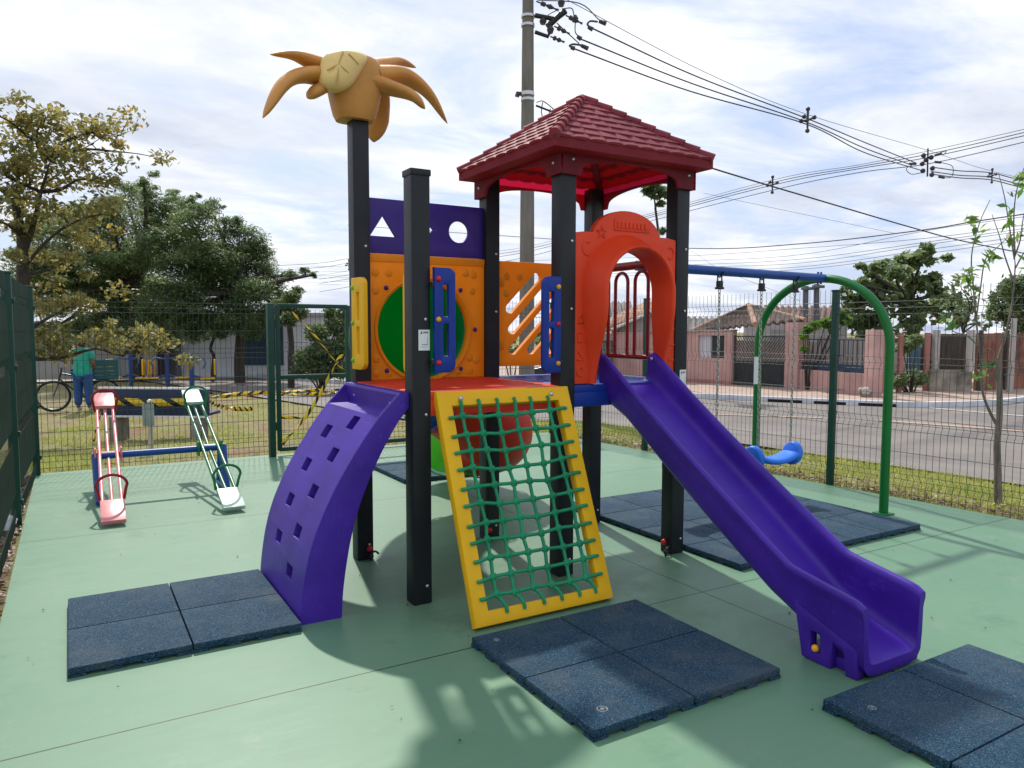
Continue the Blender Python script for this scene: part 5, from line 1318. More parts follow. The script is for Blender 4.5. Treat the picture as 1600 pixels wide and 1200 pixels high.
# leaf litter by the fence, crumbs on the court
def litter(name, n, fn, size, m, seed):
    r = np.random.default_rng(seed); P = fn(r, n); k = len(P); a = r.random(k) * 6.28; s = size * (.5 + r.random(k)); t = np.stack([np.cos(a), np.sin(a), .3 * r.normal(size=k)], 1) * s[:, None]; b = np.stack([-np.sin(a), np.cos(a), .3 * r.normal(size=k)], 1) * s[:, None] * .5
    q = np.stack([P - t, P + b + [0, 0, .004], P + t, P - b + [0, 0, .006]], 1)
    return struct(np_mesh(name, q.reshape(-1, 3), np.arange(k * 4).reshape(-1, 4), m), 'stuff')
litter('leaf_litter', 3000, lambda r, n: np.stack([np.where(r.random(n) < .6, -1.95 - .6 * r.random(n) ** 1.5, -1.93 - .12 * r.random(n)), -3 + 8.3 * r.random(n), .002 + .02 * r.random(n)], 1), .028, M['dead_leaf'], 3)
litter('grass_edge_litter', 2600, lambda r, n: (lambda y: np.stack([np.array([near_slab(v) for v in y]) + .03 + .35 * r.random(n) ** 2, y, 0 * y + .004 + .015 * r.random(n)], 1))(-4 + 9 * r.random(n)), .022, M['dead_leaf'], 4)
litter('court_crumbs', 190, lambda r, n: np.stack([-1.8 + 6.2 * r.random(n), -3.2 + 8.3 * r.random(n), .006 + 0 * r.random(n)], 1), .007, M['ink'], 6)
# plastic bag
bm = bmesh.new(); bmesh.ops.create_icosphere(bm, subdivisions=3, radius=.09, matrix=Matrix.Translation((-2.0, 2.93, .05)) @ Matrix.Diagonal((.6, 1.5, .65, 1)))
for v in bm.verts: v.co += Vector(mnoise.noise_vector(v.co * 22)) * .025
tag(obj('plastic_bag', bm, M['white'], None, True, 25), 'crumpled white plastic bag at the foot of the fence post beside the court', 'bag')

# ------------------------------------------------------------------ buildings
def tile_mat(name, c1, c2, scale):
    m, nt, b = new_mat(name); tc = nd(nt, 'ShaderNodeTexCoord'); n = noise_node(nt, 7, 6, .7); n2 = noise_node(nt, 1.2, 4)
    r1 = ramp(nt, n.outputs[0], [(.3, c1), (.7, c2)]); f = ramp(nt, n2.outputs[0], [(.4, (0, 0, 0)), (.7, (.6, .6, .6))])
    nt.links.new(mixc(nt, f.outputs[0], r1.outputs[0], tuple(x * .5 for x in c1)), b.inputs['Base Color']); b.inputs['Roughness'].default_value = .9
    return m
M['clay'] = tile_mat('weathered_clay_tile', (.07, .05, .042), (.23, .165, .135), 8); M['clay_light'] = tile_mat('light_clay_tile', (.30, .17, .11), (.58, .38, .27), 8)
M['greyroof'] = tile_mat('grey_cement_tile', (.14, .13, .125), (.27, .25, .235), 5); M['brownroof'] = tile_mat('brown_tile', (.15, .09, .075), (.26, .16, .13), 6)
M['pinkwall'] = rough_mat('pink_plaster', (.47, .275, .25), (.57, .355, .32), 1.6, .9, .15, 60, stretch=(2, 2, .5), c3=(.40, .235, .21), s3=.8)
M['pinkdark'] = rough_mat('dark_pink_plaster', (.34, .14, .12), (.42, .18, .16), 2, .9, .15, 60)
M['greywall'] = rough_mat('grey_plaster', (.30, .28, .27), (.40, .38, .37), 1.2, .9, .15, 60)
M['whitewall'] = rough_mat('pale_plaster', (.52, .52, .57), (.64, .64, .68), .8, .9, .12, 60)
M['stainwall'] = rough_mat('stained_concrete', (.10, .085, .07), (.42, .36, .29), 1.6, .95, .4, 40)
M['rust'] = rough_mat('rusty_sheet', (.20, .075, .048), (.34, .14, .09), 1.5, .8, .3, 40, stretch=(5, 5, .6), c3=(.12, .045, .035), s3=1.6)
M['darkwood'] = rough_mat('dark_planks', (.03, .025, .022), (.11, .08, .065), 3, .9, .4, 40, stretch=(8, 8, .5))
M['palecurtain'] = rough_mat('grey_planks', (.28, .26, .23), (.46, .43, .39), 3, .9, .3, 40, stretch=(8, 8, .4))
M['irongrey'] = plastic('grey_iron', (.055, .06, .065), .5); M['navyiron'] = plastic('navy_iron', (.02, .045, .085), .5); M['darkin'] = plastic('dark_interior', (.02, .02, .024), .9)
M['glass'] = plastic('window_glass', (.05, .06, .065), .12); M['timber'] = rough_mat('weathered_timber', (.30, .28, .25), (.52, .49, .45), 4, .9, .4, 40, stretch=(6, 6, .5))
def roof_sheet(name, a, b, c, d, m, parent, wave=.30, amp=.06, nv=5):
    """corrugated tile roof: a,b eave ends; c,d ridge ends (c above b, d above a)"""
    a, b, c, d = map(Vector, (a, b, c, d)); n = max(6, int((b - a).length / wave * 6)); bm = bmesh.new(); nrm = (b - a).cross(d - a).normalized()
    if nrm.z < 0: nrm = -nrm
    rows = []
    for j in range(nv * 3 + 1):
        f = j / (nv * 3); step = .03 * (1 - (j % 3) / 2)
        l, r_ = a.lerp(d, f), b.lerp(c, f)
        rows.append([bm.verts.new(l.lerp(r_, i / n) + nrm * (amp * math.cos(2 * math.pi * i / 6) + step)) for i in range(n + 1)])
    for p, q in zip(rows, rows[1:]):
        for i in range(n): bm.faces.new((p[i], p[i + 1], q[i + 1], q[i]))
    o = obj(name, bm, m, parent, True, 60); s = o.modifiers.new('thick', 'SOLIDIFY'); s.thickness = .05; return o
ZS = -.31
def W3(px, py, d): return at(px, py, d)
def planks(bm, p0, p1, z0, z1, w=.12, t=.03, gap=.006):
    p0 = Vector((*p0, 0)); p1 = Vector((*p1, 0)); L = (p1 - p0).length; n = max(1, int(L / w)); d = (p1 - p0) / n; r = random.Random(int(L * 100))
    for k in range(n): 
        a = p0 + d * k; b = p0 + d * (k + 1) - d.normalized() * gap; dbox(bm, a, b, z0, z1 - r.uniform(0, .03), t + r.uniform(0, .012))
# pink street wall and house
def fx_line(px, d): v = at(px, 600, d); return (v.x, v.y)
pA, pB, pC, pD, pE, pF, pG, pH = [fx_line(px, d) for px, d in ((1012, 27.3), (1092, 26.3), (1134, 25.8), (1146, 25.6), (1231, 25.0), (1253, 24.6), (1357, 22.6), (1371, 22.3))]
pm = thing('pink_house', 'pink street house with a dark barred gate and a tiled porch roof beyond the road', 'house', (pD[0], pD[1], ZS), 'houses beyond the road')
bm = bmesh.new()
dbox(bm, pA, pB, ZS - .2, 1.42, .2); dbox(bm, pC, pD, ZS - .2, 1.45, .24); dbox(bm, pB, pC, ZS - .2, .55, .2); dbox(bm, pB, pC, 1.30, 1.44, .2)
obj('wall', bm, M['pinkwall'], pm, False)
bm = bmesh.new(); dbox(bm, pE, pF, ZS - .2, 1.72, .34, .01); dbox(bm, (pG[0], pG[1]), pH, ZS - .2, 1.5, .3, .01); pieces('pillar', bm, M['pinkwall'], pm)
bm = bmesh.new(); dbox(bm, pF, pG, ZS - .2, .30, .22); obj('low_wall', bm, M['pinkwall'], pm, False)
for a_, b_, z_ in ((pA, pB, 1.421), (pB, pC, 1.441), (pC, pD, 1.451)):
    bm = bmesh.new(); dbox(bm, a_, b_, z_, z_ + .05, .32, .01); obj('coping', bm, M['greywall'], pm, False)
bm = bmesh.new(); dbox(bm, pC, pD, ZS - .18, ZS + .14, .26); obj('plinth', bm, M['pinkdark'], pm, False)
bm = bmesh.new(); dbox(bm, pA, pC, ZS - .18, ZS + .14, .22); obj('plinth', bm, M['pinkdark'], pm, False)
dn = Vector((pE[0] - pD[0], pE[1] - pD[1], 0)).normalized(); back = Vector((dn.y, -dn.x, 0)); back = back if back.dot(Vector((c_f.x, c_f.y, 0))) > 0 else -back
def bk(p, d_): return (p[0] + back.x * d_, p[1] + back.y * d_)
# window
bm = bmesh.new(); pm0 = Vector((*pB, 0)).lerp(Vector((*pC, 0)), .48); dbox(bm, bk((pm0.x, pm0.y), .02), bk(pC, .02), .55, 1.30, .05); wn = obj('window', bm, M['glass'], pm, False)
bm = bmesh.new(); dbox(bm, bk(pB, .02), bk((pm0.x, pm0.y), .02), .55, 1.30, .06)
for f in (.3, .65): q = Vector((*pB, 0)).lerp(pm0, f); dbox(bm, bk((q.x, q.y), -.02), bk((q.x + .01, q.y - .02), -.02), .55, 1.30, .03)
obj('shutter', bm, M['whitewall'], wn, False)
bm = bmesh.new()
for k in range(6): q0 = pm0.lerp(Vector((*pC, 0)), k / 5); cyl(bm, (q0.x - back.x * .06, q0.y - back.y * .06, .55), (q0.x - back.x * .06, q0.y - back.y * .06, 1.30), .012, 6)
for z in (.8, 1.05): cyl(bm, (pm0.x - back.x * .06, pm0.y - back.y * .06, z), (pC[0] - back.x * .06, pC[1] - back.y * .06, z), .01, 6)
obj('window_bars', bm, M['irongrey'], wn)
# gate with fanned diagonal bars
bm = bmesh.new(); g0, g1 = Vector((*pD, 0)), Vector((*pE, 0)); GL = (g1 - g0).length
zt_ = 1.30; zb_ = ZS + .02; mid = .5
dbox(bm, pD, (g0.lerp(g1, 1)).xy, zb_, zb_ + .06, .05); dbox(bm, pD, pE, zt_ - .04, zt_, .05); dbox(bm, pD, pE, .45, .49, .05)
for f in (0.01, .5, .99): q = g0.lerp(g1, f); cyl(bm, (q.x, q.y, zb_), (q.x, q.y, zt_), .03, 8)
for half in (0, 1):
    for k in range(-9, 12):
        for (za, zb2, sl) in ((.49, zt_, 1), (zb_, .45, -1)):
            u0 = k * .085; u1 = u0 + (zb2 - za) * .62
            s0, s1, e0, e1 = u0, u1, za, zb2
            W2 = GL / 2 - .06
            if s1 < 0 or s0 > W2: continue
            if s0 < 0: e0 = za + (0 - s0) / (s1 - s0) * (zb2 - za); s0 = 0
            if s1 > W2: e1 = za + (W2 - u0) / (u1 - u0) * (zb2 - za); s1 = W2
            if sl < 0: e0, e1 = za + zb2 - e0, za + zb2 - e1
            fa = (lambda s: (.5 + (s + .04) / GL)) if half else (lambda s: .5 - (s + .04) / GL)
            a_, b_ = g0.lerp(g1, fa(s0)), g0.lerp(g1, fa(s1)); tube(bm, [(a_.x, a_.y, e0), (b_.x, b_.y, e1)], .013, 5)
gate_frame_ = None
gate_o = obj('barred_gate', bm, M['irongrey'], pm)
bm = bmesh.new(); dbox(bm, bk(pD, .05), bk(pE, .05), ZS, .46, .012); obj('gate_sheet', bm, M['irongrey'], gate_o, False)
bm = bmesh.new(); dbox(bm, bk(pD, 3.4), bk(pE, 3.4), ZS, 1.5, .1); obj('porch_back_wall', bm, M['greywall'], pm, False)
bm = bmesh.new(); dbox(bm, bk(pD, 3.2), bk(((pD[0] * .6 + pE[0] * .4), (pD[1] * .6 + pE[1] * .4)), 3.2), ZS, 1.0, .08); obj('porch_door', bm, M['darkin'], pm, False)
Lq, Fq, Rq, Aq = W3(1080, 519, 27.2), W3(1180, 507, 24.6), W3(1258, 502, 25.4), W3(1170, 477, 28.0)
roof_sheet('porch_roof', Lq, Fq, Aq.lerp(Fq, .02), Aq, M['clay'], pm); roof_sheet('porch_roof', Fq, Rq, Aq, Aq.lerp(Fq, .02), M['clay'], pm)
bm = bmesh.new(); tube(bm, [Fq, Aq], .09, 8); tube(bm, [Rq + Vector((0, 0, .05)), Aq], .07, 8); tube(bm, [Lq + Vector((0, 0, .05)), Aq], .07, 8); obj('ridge_tiles', bm, M['clay_light'], pm)
# blue railing with planks behind
bm = bmesh.new(); f0, f1 = Vector((*bk(pF, .02), 0)), Vector((*bk(pG, .02), 0))
dbox(bm, bk(pF, .0), bk(pG, .0), .302, .52, .03); 
for k in range(15): q = f0.lerp(f1, (k + .5) / 15); cyl(bm, (q.x, q.y, .5), (q.x, q.y, 1.22), .014, 6)
dbox(bm, bk(pF, .0), bk(pG, .0), 1.2, 1.23, .03)
obj('railing', bm, M['navyiron'], pm)
bm = bmesh.new(); planks(bm, bk(pF, 1.6), bk(pH, 1.6), ZS, 1.28, .16); obj('plank_screen', bm, M['palecurtain'], pm, False)
bm = bmesh.new(); dbox(bm, bk(pA, 3.5), bk(pH, 3.5), ZS, 1.1, .15); obj('back_wall', bm, M['greywall'], pm, False)
a, b, c, d = W3(1165, 505, 32), W3(1322, 506, 30), W3(1322, 480, 34), W3(1170, 479, 35); 
r2 = thing('tiled_house', 'house with a low brown tiled roof behind the pink porch', 'house', (a.x, a.y, ZS), 'houses beyond the road')
roof_sheet('roof', a, b, c, d, M['brownroof'], r2, .25); bm = bmesh.new(); dbox(bm, a.xy, b.xy, ZS, a.z + .02, .2); obj('wall', bm, M['greywall'], r2, False)
bm = bmesh.new()
dd_ = (b - a).normalized(); box(bm, (1.2, -.13, .3), (2.2, -.09, 1.0), 0, Matrix.Translation((a.x, a.y, 0)) @ Matrix.Rotation(math.atan2(dd_.y, dd_.x), 4, 'Z')); obj('window', bm, M['glass'], r2, False)
# neighbour seen through the portal
n0, n1, n2 = fx_line(905, 29.5), fx_line(957, 28.6), fx_line(1030, 27.2)
r3 = thing('gabled_house', 'house with a light clay tile roof and pink wall, seen through the red portal', 'house', (n1[0], n1[1], ZS), 'houses beyond the road')
bm = bmesh.new(); dbox(bm, n1, n2, ZS - .2, 1.40, .2); obj('wall', bm, M['pinkwall'], r3, False)
bm = bmesh.new(); pz = [W3(957, 514, 28.6), W3(1036, 480, 27.1), W3(1036, 524, 27.1), W3(957, 524, 28.6)]; bkv = Vector((c_f.x, c_f.y, 0)).normalized() * .2
fv = [bm.verts.new(p_) for p_ in pz]; bv = [bm.verts.new(p_ + bkv) for p_ in pz]; bm.faces.new(fv); bm.faces.new(bv[::-1])
for i in range(4): bm.faces.new((fv[i], bv[i], bv[(i + 1) % 4], fv[(i + 1) % 4]))
bmesh.ops.recalc_face_normals(bm, faces=bm.faces); obj('gable_wall', bm, M['greywall'], r3, False)
roof_sheet('roof', W3(900, 524, 28.9), W3(957, 516, 28.3), W3(1038, 478, 26.9), W3(1010, 473, 31.5), M['clay_light'], r3, .24)
bm = bmesh.new(); tube(bm, [W3(956, 515, 28.2), W3(1038, 479, 26.8)], .05, 6); obj('verge_trim', bm, M['kerb'], r3)
for pxa, pxb, za, zb2 in ((968, 999, .62, 1.15),):
    q0, q1 = fx_line(pxa, 28.3), fx_line(pxb, 27.7); bm = bmesh.new(); dbox(bm, q0, q1, za, zb2, .05); w_ = obj('window', bm, M['glass'], r3, False)
    bm = bmesh.new(); dbox(bm, q0, q1, zb2, zb2 + .06, .08); dbox(bm, q0, q1, za - .06, za, .08); pieces('frame', bm, M['greywall'], w_, smooth=False)
bm = bmesh.new(); q0, q1 = fx_line(969, 28.35), fx_line(976, 28.2); dbox(bm, q0, q1, -.05, .18, .04); obj('meter_box', bm, M['whitewall'], r3, False)
bm = bmesh.new(); q0, q1 = fx_line(915, 29.0), fx_line(956, 28.3)
for k in range(22): a_ = Vector((*q0, 0)).lerp(Vector((*q1, 0)), k / 21); cyl(bm, (a_.x, a_.y, ZS), (a_.x, a_.y, 1.05), .018, 6)
dbox(bm, q0, q1, 1.02, 1.08, .05); dbox(bm, q0, q1, ZS, ZS + .5, .03); obj('iron_gate', bm, M['irongrey'], r3)
bm = bmesh.new(); q0, q1 = fx_line(880, 34), fx_line(1000, 34); dbox(bm, q0, q1, ZS, 1.3, .2); r4 = thing('grey_roofed_house', 'grey roofed house standing furthest back behind the portal opening', 'house', (q0[0], q0[1], ZS), 'houses beyond the road'); obj('wall', bm, M['greywall'], r4, False)
roof_sheet('roof', W3(870, 512, 33.5), W3(1000, 510, 33.5), W3(985, 473, 38), W3(880, 474, 38), M['greyroof'], r4, .3)
r5 = thing('grey_roofed_house', 'grey roofed house to the side of the porch, just past the dark tower post', 'house', at(1085, 600, 36), 'houses beyond the road')
roof_sheet('roof', W3(1050, 521, 33), W3(1128, 518, 33), W3(1120, 497, 37), W3(1058, 496, 37), M['greyroof'], r5, .3); bm = bmesh.new(); dbox(bm, fx_line(1052, 33.2), fx_line(1128, 33.2), ZS, 1.4, .2); obj('wall', bm, M['pinkdark'], r5, False)
# garden front round the corner
h0, h1, h2, h3, h4, h5 = [fx_line(px, d) for px, d in ((1371, 22.6), (1449, 25.4), (1514, 26.0), (1522, 26.2), (1640, 29.0), (1400, 24.2))]
gw = thing('garden_wall', 'stained concrete garden wall with dark planks above it', 'wall', (h1[0], h1[1], ZS))
bm = bmesh.new(); dbox(bm, h1, h2, ZS - .2, .33, .25, .01); obj('base', bm, M['stainwall'], gw)
bm = bmesh.new(); planks(bm, (h1[0] + .1, h1[1] + .15), (h2[0] + .1, h2[1] + .15), .3, 1.4, .14); obj('plank_screen', bm, M['darkwood'], gw, False)
bm = bmesh.new()
for px in (1456, 1510): q = fx_line(px, 25.5); dbox(bm, q, (q[0] + .16, q[1] - .05), .3, 1.5, .14)
pieces('post', bm, M['timber'], gw, smooth=False)
rs = thing('sheet_wall', 'rusty red corrugated metal wall at the street corner', 'wall', (h3[0], h3[1], ZS)); bm = bmesh.new(); planks(bm, h3, h4, ZS - .1, 1.42, .26, .03, .002); obj('sheet', bm, M['rust'], rs, False)
bm = bmesh.new(); 
for f in (0.02, .35, .7): q = Vector((*h3, 0)).lerp(Vector((*h4, 0)), f); dbox(bm, (q.x, q.y - .06), (q.x + .1, q.y - .07), ZS, 1.5, .08)
pieces('upright', bm, M['darkwood'], rs, smooth=False)
yd = thing('yard_gate', 'open garden gateway with red posts and a blue panel behind', 'gate', (h0[0], h0[1], ZS)); bm = bmesh.new()
for px in (1374, 1388, 1402, 1444): q = fx_line(px, 23.6 + (px - 1371) * .024); dbox(bm, q, (q[0] + .12, q[1] - .03), ZS, 1.42, .1)
pieces('post', bm, M['pinkdark'], yd, smooth=False)
bm = bmesh.new(); q0, q1 = fx_line(1418, 26.5), fx_line(1436, 26.6); dbox(bm, q0, q1, .25, 1.0, .06); obj('panel', bm, plastic('faded_blue', (.10, .20, .28), .6), yd, False)
bm = bmesh.new(); planks(bm, fx_line(1371, 27.5), fx_line(1450, 28), ZS, 1.25, .2); obj('back_fence', bm, M['darkwood'], yd, False)
p = at(1577, 620, 26.2); bm = bmesh.new(); tube(bm, [(p.x, p.y, ZS - .2), W3(1581, 560, 26.2), W3(1585, 497, 26.2)], [.085, .08, .075], 10); tag(obj('timber_post', bm, M['timber'], None), 'pale leaning timber post in front of the rusty wall', 'post')
# bundle
p = at(1352, 623, 22.3); bm = bmesh.new(); bmesh.ops.create_icosphere(bm, subdivisions=3, radius=.17, matrix=Matrix.Translation((p.x, p.y, ZS + .13)) @ Matrix.Diagonal((1.3, 1, .8, 1)))
for v in bm.verts: v.co += Vector(mnoise.noise_vector(v.co * 7)) * .07
tag(obj('rubbish_bag', bm, rough_mat('patchy_bag', (.10, .07, .05), (.62, .58, .52), 6, .8, .3, 30), None, True, 30), 'small white and brown rubbish bag on the pavement by the pink wall', 'bag')
# park wall / building at the back
wA, wB, wC, wD = fx_line(-60, 36), fx_line(215, 33.4), fx_line(290, 32.8), fx_line(720, 30.0)
pb = thing('park_building', 'long pale building with a dark doorway behind the park trees', 'building', (wB[0], wB[1], -.45))
bm = bmesh.new(); dbox(bm, wB, wD, -.6, 2.0, .3); obj('wall', bm, M['whitewall'], pb, False)
bm = bmesh.new(); dbox(bm, (wB[0], wB[1]), (wD[0], wD[1]), 2.0, 2.12, .6); obj('roof_edge', bm, M['greywall'], pb, False)
def on_front(pxa, pxb, z0, z1, m, name, off=.2, bars=0):
    def onl(px):
        d_ = ray(px, 600); a_ = Vector((*wB,)); b_ = Vector((*wD,)); e = b_ - a_
        det = d_.x * (-e.y) + e.x * d_.y; rx, ry = a_.x - cam_loc.x, a_.y - cam_loc.y
        tt = (rx * (-e.y) + e.x * ry) / det; return Vector((cam_loc.x + d_.x * tt, cam_loc.y + d_.y * tt))
    q0, q1 = onl(pxa), onl(pxb); n_ = Vector((c_f.x, c_f.y)).normalized() * off; bm = bmesh.new()
    if bars:
        for k in range(bars): a_ = (q0 - n_).lerp(q1 - n_, k / (bars - 1)); cyl(bm, (a_.x, a_.y, z0), (a_.x, a_.y, z1 + .35 * math.sin(math.pi * k / (bars - 1))), .022, 6)
    else: dbox(bm, q0 - n_, q1 - n_, z0, z1, .08)
    return obj(name, bm, m, pb, False)
on_front(384, 446, .05, 1.9, M['navyiron'], 'doorway'); on_front(252, 274, -.45, 1.9, plastic('maroon_door', (.05, .02, .03), .6), 'door'); on_front(205, 250, -.45, 1.1, M['kerb'], 'barred_gate', .3, 18)
on_front(276, 292, -.4, 1.6, M['irongrey'], 'cage', .5, 8); on_front(277, 290, 1.2, 1.5, M['whitewall'], 'lamp_box', .35)
pw = thing('park_wall', 'plain grey boundary wall behind the person and bicycle', 'wall', (wA[0], wA[1], -.45)); bm = bmesh.new(); dbox(bm, wA, wB, -.6, 1.75, .25); obj('wall', bm, M['greywall'], pw, False)
# thin metal poles behind the pink house
for px, pt, dd, lb in ((1259, 447, 29.5, 'thin grey metal pole behind the pink pillar, nearer the porch'), (1276, 444, 29.8, 'thin grey metal pole behind the pink pillar, nearer the garden')):
    p = at(px, 520, dd); bm = bmesh.new(); cyl(bm, (p.x, p.y, ZS), at(px, pt, dd), .11, 12, .1); box(bm, at(px, pt + 4, dd) - Vector((.2, .2, .05)), at(px, pt + 4, dd) + Vector((.2, .05, .05)), .01)
    tag(obj('metal_pole', bm, plastic('grey_pole', (.13, .14, .15), .5), None), lb, 'pole', 'grey poles behind the pink house')
# parked car behind the tower
def car(pxa, pxb, d, label):
    a = at(pxa, 590, d); b = at(pxb, 590, d); z0 = -.43; fx = Vector((b.x - a.x, b.y - a.y, 0)); L = fx.length; fx.normalize(); T = Matrix.Translation((a.x, a.y, z0)) @ Matrix.Rotation(math.atan2(fx.y, fx.x), 4, 'Z') @ Matrix.Diagonal((L / 4, L / 4, L / 4, 1))
    t = thing('parked_car', label, 'car', (a.x, a.y, z0)); prof = [(0, .35), (.05, .72), (.75, .86), (1.3, 1.38), (2.6, 1.42), (3.3, .98), (3.9, .92), (4, .4), (3.6, .25), (.4, .25)]
    bm = bmesh.new(); rows = []
    for y_, s in ((-.82, .94), (-.74, 1), (.74, 1), (.82, .94)): rows.append([bm.verts.new(T @ Vector((2 + (x - 2) * s, y_ * (1 if z < .9 else .85), .25 + (z - .25) * (1 if s == 1 else .97)))) for x, z in prof])
    for p_, q in zip(rows, rows[1:]):
        for k in range(len(prof)): bm.faces.new((p_[k], p_[(k + 1) % len(prof)], q[(k + 1) % len(prof)], q[k]))
    bm.faces.new(rows[0]); bm.faces.new(rows[-1]); bmesh.ops.recalc_face_normals(bm, faces=bm.faces); obj('body', bm, plastic('dark_car_paint', (.02, .022, .026), .2), t, True, 30)
    bm = bmesh.new()
    for s in (-1, 1):
        f = [bm.verts.new(T @ Vector((x, s * .80, z))) for x, z in ((1.0, .93), (1.38, 1.30), (2.55, 1.33), (3.05, .98))]; bm.faces.new(f)
    pieces('window', bm, M['glass'], t, smooth=False)
    for x in (.8, 3.2):
        for s in (-1, 1):
            bm = bmesh.new(); cyl(bm, T @ Vector((x, s * .68, .3)), T @ Vector((x, s * .86, .3)), .3 * L / 4, 20); w_ = obj('wheel', bm, M['tyre'], t); bm = bmesh.new(); cyl(bm, T @ Vector((x, s * .855, .3)), T @ Vector((x, s * .875, .3)), .19 * L / 4, 16); obj('rim', bm, M['rim'], w_)
car(830, 960, 27, 'dark parked car across the road, glimpsed behind the blue deck')

# ------------------------------------------------------------------ utility pole and cables
PD = 15.2
p = at(823.5, 400, PD); ptop = at(830, -40, PD)
up_ = thing('utility_pole', 'tall grey concrete utility pole rising behind the red roof', 'utility pole', (p.x, p.y, hgt(p.x, p.y)))
bm = bmesh.new(); tube(bm, [(p.x, p.y, -.5), (p.x, p.y, 4), (p.x, p.y, 8.6)], [.165, .14, .105], 20); obj('shaft', bm, M['concrete'], up_, True, 60)
PX_ = lambda px, py, dd=0: at(px, py, PD + dd)
bm = bmesh.new()
for py, h_ in ((26, .05), (40, .05), (147, .07), (156, .05)): c = PX_(825, py); cyl(bm, (p.x, p.y, c.z - h_ / 2), (p.x, p.y, c.z + h_ / 2), .135, 20)
pieces('clamp_band', bm, M['steel'], up_)
bm = bmesh.new(); tube(bm, [PX_(836, 24), PX_(868, 30), PX_(858, 41)], .05, 6); tube(bm, [PX_(855, 42), PX_(872, 26), PX_(884, 17)], .06, 6); tube(bm, [PX_(836, 50), PX_(856, 57), PX_(861, 45)], .04, 6); obj('bracket', bm, M['dark_metal'], up_)
bm = bmesh.new()
for a, b in (((877, 10), (877, -2)), ((848, 38), (849, 28)), ((860, 52), (860, 40)), ((898, 34), (898, 24))): tube(bm, [PX_(*a), PX_((a[0] + b[0]) / 2, (a[1] + b[1]) / 2), PX_(*b)], [.05, .075, .04], 8)
for a, b in (((884, 24), (910, 37)), ((866, 41), (890, 53)), ((860, 57), (882, 66)), ((838, 2), (873, 16))):
    A0, B0 = PX_(*a), PX_(*b); tube(bm, [A0.lerp(B0, f) for f in (0, .2, .22, .4, .42, .6, .62, .8, 1)], [.015, .015, .045, .045, .015, .05, .05, .015, .025], 8)
tube(bm, [PX_(814, 147), PX_(809, 146), PX_(808, 151)], .05, 6)
pieces('insulator', bm, M['ceramic'], up_)
bm = bmesh.new()
for pts in ([(840, 0), (905, 5), (935, 30), (945, 33)], [(878, 14), (893, 13), (897, 25)], [(899, 35), (899, 50), (905, 58)], [(870, 36), (885, 50), (905, 68)], [(850, 30), (858, 22), (872, 15)], [(838, 160), (848, 158), (862, 168), (872, 178)], [(848, 160), (846, 175), (850, 190)], [(860, 170), (858, 180), (862, 195)]):
    tube(bm, smooth_path([PX_(*q) for q in pts], 5), .011, 5)
for pts in ([(921, 42), (918, 38), (922, 33), (934, 34)], [(893, 74), (890, 71), (896, 69), (910, 71)]): tube(bm, smooth_path([PX_(*q) for q in pts], 5), .02, 6)
for a, b in (((936, 33), (947, 37)), ((908, 71), (919, 76)), ((902, 57), (908, 61)), ((919, 42), (926, 46)), ((892, 74), (898, 76))): tube(bm, [PX_(*a), PX_(*b)], [.035, .045], 7)
pieces('jumper_wire', bm, M['cable'], up_)
def cable(pts, r, label, sag=None):
    K = [at(*q) for q in pts]
    if pts[-1][0] > 1650 or pts[-1][2] > 37: K.append(K[-1] + (K[-1] - K[-2]) * 2.5)
    if pts[0][2] > 30: K.insert(0, K[0] + (K[0] - K[1]) * 2.0)
    P = smooth_path(K, 8); bm = bmesh.new(); tube(bm, P, r, 5)
    return tag(obj('power_cable', bm, M['cable'], None, True, 180), label, 'cable', 'overhead cables')
S1, S2, S3, S4 = 22.5, 29, 33, 30.5
cable([(925, 44, PD), (1090, 120, 18.7), (1258, 184, S1), (1350, 222, 25.7), (1432, 255, S2)], .016, 'upper heavy power cable running from the pole to the first cable spacer')
cable([(905, 60, PD), (1080, 130, 18.7), (1258, 190, S1), (1350, 231, 25.7), (1425, 258, S2)], .016, 'middle heavy power cable running from the pole to the first cable spacer')
cable([(897, 76, PD), (1080, 143, 18.7), (1260, 194, S1), (1350, 238, 25.7), (1442, 267, S2)], .016, 'lower heavy power cable running from the pole to the first cable spacer')
cable([(868, -10, PD), (1100, 112, 18.7), (1262, 179, S1), (1450, 235, S2), (1552, 268, S3), (1700, 300, 36)], .007, 'thin messenger wire above the heavy cables from the pole')
for dy, nm in ((-4, 'top'), (3, 'middle'), (7, 'lowest')): cable([(1455, 262 + dy + 3, S2), (1500, 271 + dy, 31), (1548, 274 + dy, S3), (1600, 287 + dy, 34.5), (1700, 312 + dy, 38)], 0.018, '%s of three cables leaving the crossing towards the sapling' % nm)
for k, (dy, r_) in enumerate(((0, .009), (5, .014), (10, .014), (20, .014))):
    cable([(700, 402 + dy, 44), (830, 384 + dy * .8, 40), (1000, 338 + dy * .6, 36), (1208, 281 + dy * .8, S4), (1340, 258 + dy * .6, 29.5), (1450, 236 + dy, S2), (1600, 202 + dy, 26), (1750, 165 + dy, 24)], r_, '%s cable of the line crossing behind the roof to the right edge' % ('topmost thin', 'second', 'third', 'lowest')[k])
cable([(838, 165, PD), (960, 212, 17), (1110, 262, 20), (1270, 310, 24), (1430, 357, 29), (1520, 380, 32), (1700, 415, 38)], .022, 'thick twisted low voltage cable falling from the pole to the right edge')
cable([(840, 372, 40), (1080, 388, 34), (1250, 381, 31), (1430, 361, 29), (1530, 345, 28), (1700, 320, 27)], .020, 'thick twisted low voltage cable crossing just above the tree tops')
